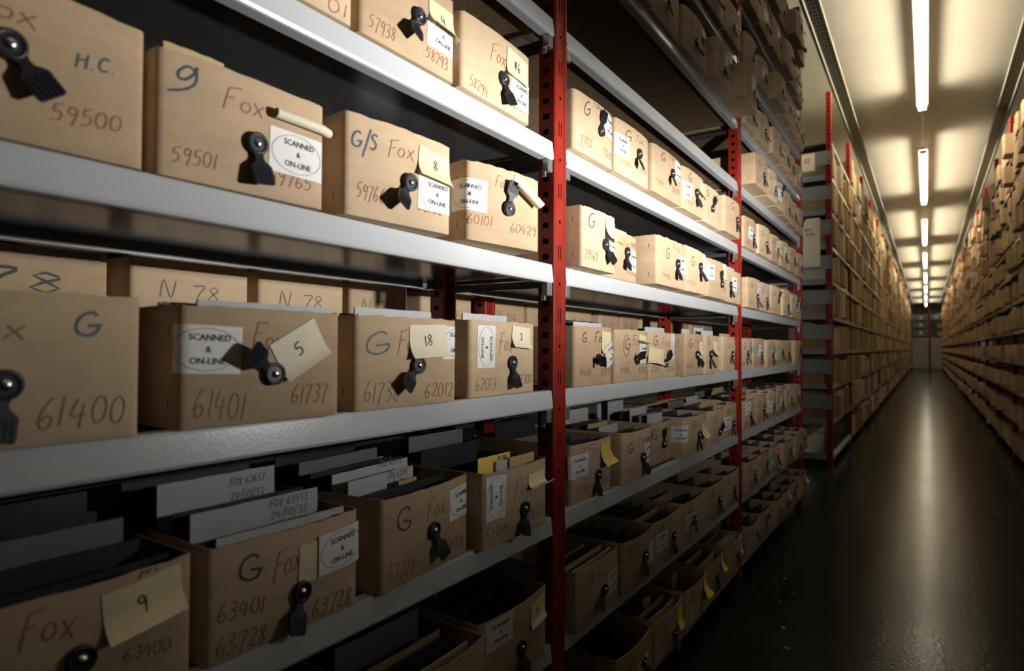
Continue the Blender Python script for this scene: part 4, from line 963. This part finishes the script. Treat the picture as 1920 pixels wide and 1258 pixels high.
for key, fl_ in LIST.items():
    fl_ = sorted(fl_)
    for i, (dp, hh, mi, wd, dy) in enumerate(fl_):
        extra = ''
        where = ' standing %s in ' % (PLACE[i] if i else 'at the very front') if len(fl_) > 1 else ' standing in '
        sz = ' narrow' if wd < .12 else ''
        folder(key, dp, hh, mi, wd, dy, .02, .0035, (SHEETNAME[mi] if not sz else 'narrow ' + SHEETNAME[mi]) + where + SHORT[key], TXT.get((key, i)), .002)
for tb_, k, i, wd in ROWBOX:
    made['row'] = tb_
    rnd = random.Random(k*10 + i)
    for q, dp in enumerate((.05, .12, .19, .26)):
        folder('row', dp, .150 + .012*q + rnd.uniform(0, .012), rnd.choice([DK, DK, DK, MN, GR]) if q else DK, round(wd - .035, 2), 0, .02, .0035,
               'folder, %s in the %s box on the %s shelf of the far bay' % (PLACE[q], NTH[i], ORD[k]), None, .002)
t = made['D3']
fo = folder('D3', .0335, .190, MN, .13, -.045, .02, .0018, 'bright yellow index card standing in the box numbered 64019', [('FOX 38056', .172)], 0)
fo.name = 'index_card'
for i, m_ in enumerate(fo.data.materials):
    if m_ == M['sheet'][3]: fo.data.materials[i] = M['bright']
fo['category'] = 'card'; del fo['group']
# a sheet tipped up at the back of the third shelf
# ------------------------------------------------------------------ rack behind, with its own boxes
XB = -1.40
rack2 = thing('shelving_rack', 'dark steel shelving rack standing back to back behind the near rack', 'shelving', (XB, 0, 0))
BZ = [z + .085 for z in SHELF]
for j in range(0, 4):
    y = P1 + .454 + (j-1)*BAY
    link('upright_post', pm, rack2, (-.002, y, 0))
    link('upright_post', pmr, rack2, (-.44, y, 0))
for k in (0, 1, 2, 3, 4, 5):
    for j in range(3):
        y0 = P1 + .454 + (j-1)*BAY + .0365 - (BAY if j == 0 and False else 0)
        link('beam', bmf, rack2, (0, y0, BZ[k])); link('beam', bmr, rack2, (-.445, y0, BZ[k])); link('shelf_deck', dm, rack2, (0, y0, BZ[k]))
def back_box(yl, yr, k, X, text, label, seed, pen='pencil'):
    rnd = random.Random(seed)
    h = rnd.uniform(.222, .235)
    t = thing('archive_box', label, 'box', (X, (yl+yr)/2, BZ[k] + .0006), 0, 'plain boxes on the rack behind')
    F, mb = body_mb(yr - yl, h, .34, .003, rnd.randrange(3), .0006, rnd)
    if text: write(mb, lambda a, b_: F.at(a, b_, .0006), text, -.085, .140, .06, .132, .040, M[pen], .0032 if pen == 'pencil' else .006, rnd)
    mb.build('box_body', t)
    return t
YB = [(.09,.385,'N 78','first, at the left picture edge'),(.435,.616,'78','bold 78 with brown tape'),(.659,.945,'N 78',''),(.974,1.259,'N 78',''),(1.283,1.50,'N 78','')]
tb = back_box(.33,.616,3,-1.45,'78','cardboard box marked with a bold 78, on the rack behind at far left',201,'bk')
mb = MB(); mb.box((0,0,0),(.0006,.075,.016),mat('brown_packing_tape',(.26,.17,.10),.2)); o = mb.build('packing_tape', tb, (.0015+.003,.05,.205)); o['label'] = 'shiny brown packing tape'
for i, (a_, c_, tx, lb) in enumerate([(.659,.945,'N 78','box marked N 78 on the rack behind, above the box numbered 61401'),(.974,1.259,'N 78','box marked N 78 on the rack behind, between the boxes numbered 61401 and 61738'),
      (1.283,1.345,'',''),(1.60,1.887,'N 114','box marked N 114 on the rack behind, right of the rear red post'),(2.002,2.267,'N 114','box marked N 114 on the rack behind, above the box numbered 62013'),
      (2.289,2.60,'N 114','box on the rack behind, partly hidden by the nearest red post')]):
    if c_ - a_ < .1: continue
    back_box(a_, c_, 3, -1.45, tx, 'cardboard ' + lb, 210 + i)
back_box(1.283, 1.535, 3, -1.45, 'N 78', 'cardboard box marked N 78 on the rack behind, just left of the rear red post', 230)
for i, (a_, c_) in enumerate([(2.636,2.913),(3.008,3.249),(3.29,3.54),(3.60,3.87),(3.98,4.2),(4.24,4.5),(4.54,4.8),(4.84,5.1)]):
    back_box(a_, c_, 3, -1.45, 'N 80' if i < 3 else '', 'plain box on the rack behind, %s past the nearest red post, fourth shelf' % (NTH + ['seventh', 'eighth'])[i], 240 + i)
for i in range(8):
    a_ = 1.60 + i*.47
    if i == 5: continue
    back_box(a_, a_ + .30, 4, -1.47, '', 'plain box on the rack behind, %s past the nearest red post, fifth shelf' % (NTH + ['seventh', 'eighth'])[i], 260 + i)
for i in range(2):
    a_ = .50 + i*.42
    back_box(a_, a_ + .30, 4, -1.47, '', 'plain cardboard box hidden behind the boxes numbered %s, on the rack behind' % ('59501', '59764')[i], 270 + i)

# ------------------------------------------------------------------ the two long racks further down the aisle
Y2 = P1 + 3*BAY
NB = 20
Z2 = [.133 + .3765*k for k in range(10)]
def long_rack(side, label, zs, first_end):
    t = thing('shelving_rack', label, 'shelving', (side*A, Y2, 0))
    s = -side
    pmx = post_mb(4.05, s).mesh('upright_post')
    far = MB()
    for j in range(NB + 1):
        link('upright_post', pmx, t, (s*.002, j*BAY, 0))
    bx = beam_mb(L0, s).mesh('beam')
    dd = MB(); xs = sorted((s*-.440, s*-.034)); dd.box((xs[0], 0, -.030), (xs[1], L0, -.006), M['deck'], .002); dx = dd.mesh('shelf_deck')
    fb, fd = MB(), MB()
    for k, z in enumerate(zs):
        for j in range(NB):
            y0 = j*BAY + .0365
            if j < 8:
                link('beam', bx, t, (0, y0, z)); link('shelf_deck', dx, t, (0, y0, z))
            else:
                xs = sorted((0, s*-.03)); fb.box((xs[0], y0, z-.052), (xs[1], y0+L0, z), M['beam'])
                xs = sorted((s*-.440, s*-.034)); fd.box((xs[0], y0, z-.03), (xs[1], y0+L0, z-.006), M['deck'])
    o = fb.build('beam', t); o['kind'] = 'stuff'
    o = fd.build('shelf_deck', t); o['kind'] = 'stuff'
    return t, pmx
rl, pml = long_rack(-1, 'long red steel rack of files along the left of the aisle, beyond the gap', Z2, True)
rr, pmrr = long_rack(1, 'long red steel rack of boxes along the right of the aisle', SHELF[:-1], False)
# end of the left rack: rear post, end panels and shelf edges
link('upright_post', pmr, rl, (-.44, 0, 0))
for k, z in enumerate(Z2):
    if k == 9: continue
    if k:
        b = MB(); b.box((-.425, -.036, z + .115), (-.004, -.0345, z + .265), M['panel'])
        for zz in (.14, .24): b.box((-.035, -.0368, z + zz), (-.022, -.0362, z + zz + .014), M['hole_shade'])
        b.build('end_panel', rl)
    b = MB(); b.box((-.43, -.0335, z - .05), (-.058, -.030, z + .012), M['panel']); b.build('shelf_end_strip', rl)
b = MB(); b.box((0, -.002, -.53), (.17, 0, 0), M['note2'])
rnd = random.Random(3)
write(b, lambda a, c: Vector((a, -.0026, c)), 'NOSS', .02, -.135, .085, -.135, .022, M['ink'], .005, rnd)
write(b, lambda a, c: Vector((a, -.0026, c)), 'SCOOC', .025, -.185, .115, -.185, .022, M['ink'], .005, rnd)
o = b.build('paper_notice', None, (-A - .28, Y2 - .0375, 2.69)); tag(o, 'tall cream paper notice fixed to the end of the long left rack', 'notice')
b = MB(); b.box((0, -.002, -.19), (.14, 0, 0), M['note2'])
write(b, lambda a, c: Vector((a, -.0026, c)), 'S2', .035, -.10, .09, -.10, .045, M['ink'], .008, rnd)
o = b.build('shelf_sign', None, (-A - .30, Y2 - .0375, 3.40)); tag(o, 'small white sign with dark lettering high on the end of the long left rack', 'sign')

# box files on the left long rack
def file_mesh(w, h, d, mi):
    mb = MB(); mb.box((-d, -w/2, 0), (0, w/2, h), M['file'][mi], .004)
    return mb
FILES = {}
rnd = random.Random(11)
n_ind = 0
far = MB()
for j in range(NB):
    for k, z in enumerate(Z2):
        if j == 0 and k in (0, 9): continue
        y = Y2 + j*BAY + .045; yend = Y2 + (j+1)*BAY - .045; i = 0
        while y < yend - .06:
            wd = rnd.choice([.07, .09, .11, .15, .20, .27]); 
            if y + wd > yend: wd = yend - y
            if rnd.random() < .07: y += wd; continue
            h = min(rnd.choice([.24, .27, .29, .30]), Z2[1] - Z2[0] - .06); d_ = .36; mi = rnd.randrange(4)
            X = -A + rnd.uniform(-.035, .03)
            if j < 3 and n_ind < 300:
                kk = (round(wd, 3), h, mi)
                if kk not in FILES: FILES[kk] = file_mesh(wd - .005, h, d_, mi).mesh('box_file')
                o = link('box_file', FILES[kk], None, (X, y + wd/2, z + .0006))
                tag(o, 'buff box file on the %s shelf, %s bay of the long left rack' % (ORD[k], NTH[j]), 'box file', 'box files, %s shelf, %s bay of the left rack' % (ORD[k], NTH[j]))
                n_ind += 1
            else:
                far.box((X - d_, y + .002, z + .0006), (X, y + wd - .003, z + h), M['file'][mi])
            y += wd; i += 1
o = far.build('box_files'); tag(o, 'rows of buff box files filling the far bays of the long left rack', 'box files', kind='stuff')

# boxes on the right long rack
BB = []
for q in range(4):
    F, mb = body_mb(.29, .172, .36, .012, q % 3, .0013, random.Random(q))
    mb2 = pull_mesh(.3)
    BB.append(mb.mesh('archive_box'))
rnd = random.Random(21)
far = MB()
for j in range(NB):
    for k, z in enumerate(SHELF[:-1]):
        y = Y2 + j*BAY + .05
        for i in range(6):
            wd = .312
            X = A - rnd.choice([.0, .01, .02, .03, -.01, .035, .05, .08]) * (1.0 if k else .8)
            if rnd.random() < .04: y += wd; continue
            if 0 <= j < 3:
                o = link('archive_box', BB[rnd.randrange(4)], None, (X, y + wd/2, z + .0006), (0, 0, math.pi + rnd.uniform(-.02, .02)))
                o.scale = (1, rnd.uniform(.92, 1.02), rnd.uniform(.96, 1.45) if k > 3 else 1.0)
                tag(o, 'cardboard archive box on the %s shelf, %s bay of the right-hand rack' % (ORD[k], NTH[j]), 'box', 'archive boxes, %s shelf, %s bay of the right rack' % (ORD[k], NTH[j]))
            else:
                h = rnd.uniform(.165, .25) if k > 3 else .172
                far.box((X, y + .01, z + .0006), (X + .36, y + wd - .012, z + h), M['card'][rnd.randrange(3)])
            y += wd
o = far.build('archive_boxes'); tag(o, 'rows of cardboard boxes filling the far bays of the long right rack', 'boxes', kind='stuff')

# ------------------------------------------------------------------ the end of the aisle
YE = 48.6
t = thing('shelving_unit', 'far shelving unit with a red middle post closing the end of the aisle', 'shelving', (0, YE, 0))
for x in (-.86, .16, .88):
    b = MB(); b.box((x - .04, -.05, 0), (x + .04, .0, 3.92), M['red'], .004); b.build('upright_post', t)
for z in (2.15, 2.68, 3.16):
    b = MB(); b.box((-.82, -.01, z - .06), (.12, .5, z), M['deck'], .003); b.build('shelf', t)
    b = MB(); b.box((.20, -.01, z - .06), (.84, .5, z), M['deck'], .003); b.build('shelf', t)
for i, z in enumerate((2.15, 2.68, 3.16)):
    q = thing('storage_box', 'blue-grey storage box with a white label at the aisle end, left column, %s' % ['lowest', 'middle', 'topmost'][i], 'box', (-.36, YE + .02, z + .001))
    b = MB(); b.box((-.42, 0, 0), (.42, .4, .38), M['greybox'], .01); b.build('box_body', q)
    b = MB(); b.box((-.38 + .33, -.003, .08), (.12, -.0005, .30), M['paper']); b.build('sticker', q)
    b = MB(); b.box((-.43, -.006, .32), (.43, .41, .40), M['greybox'], .01); b.build('lid', q)
q = thing('storage_box', 'grey storage box with a white label at the aisle end, right column', 'box', (.52, YE + .02, 3.161))
b = MB(); b.box((-.30, 0, 0), (.30, .4, .42), M['greybox'], .01); b.build('box_body', q)
b = MB(); b.box((-.11, -.003, .14), (.12, -.0005, .30), M['paper']); b.build('sticker', q)
b = MB(); b.box((-.31, -.006, .36), (.31, .41, .44), M['greybox'], .01); b.build('lid', q)
for i, (x, z) in enumerate(((.70, 2.681), (.72, 2.151))):
    q = thing('archive_box', 'small yellowish box at the aisle end, right column, %s of two' % ('upper', 'lower')[i], 'box', (x, YE + .02, z))
    b = MB(); b.box((-.12, 0, 0), (.12, .35, .26), M['file'][0], .006); b.build('box_body', q)
for i, (x0, x1) in enumerate(((-.80, .10), (.22, .82))):
    q = thing('drawer_cabinet', 'off-white drawer cabinet under the far shelving unit, %s of two' % ('left', 'right')[i], 'cabinet', (0, YE - .02, 0))
    b = MB(); b.box((x0, 0, 0), (x1, .5, 2.02), M['cabinet'], .01); b.build('carcass', q)
    for k in range(4):
        b = MB(); b.box((x0 + .02, -.03, .06 + k*.49), (x1 - .02, -.001, .48 + k*.49), M['cabinet'], .012); dr = b.build('drawer', q)
        b = MB(); b.box(((x0+x1)/2 - .1, -.05, .42 + k*.49), ((x0+x1)/2 + .1, -.031, .45 + k*.49), M['cabinet'], .006); b.build('handle', dr)

# ------------------------------------------------------------------ scraps on the floor
rnd = random.Random(77)
for i, (x, y) in enumerate([(-.55, 3.05), (-.62, 3.35), (-.50, 2.85), (-.66, 3.7), (-.58, 3.5), (-.35, 9.6), (-.25, 10.4), (-.45, 8.9), (.45, 6.1), (-.1, 11.5)]):
    mb = MB(); r_ = rnd.uniform(.007, .016); n = 6
    vs = [(r_*rnd.uniform(.5, 1.2)*math.cos(2*math.pi*a/n), r_*rnd.uniform(.4, 1.0)*math.sin(2*math.pi*a/n), rnd.uniform(.0012, .005)) for a in range(n)]
    mb.add(vs + [(a, c, .0002) for a, c, _ in vs], [tuple(range(n))] + [(a, n + a, n + (a+1) % n, (a+1) % n) for a in range(n)] + [tuple(range(n, 2*n))[::-1]], M['rim'])
    o = mb.build('paper_scrap', None, (x, y, .0003)); o.rotation_euler[2] = rnd.uniform(0, 6)
    near = y < 5
    tag(o, 'tiny brown scrap of torn card on the dark floor beside the near rack' if near else 'tiny brown scrap of torn card on the dark floor of the far aisle', 'scrap', 'card scraps by the near rack' if near else 'card scraps down the aisle')
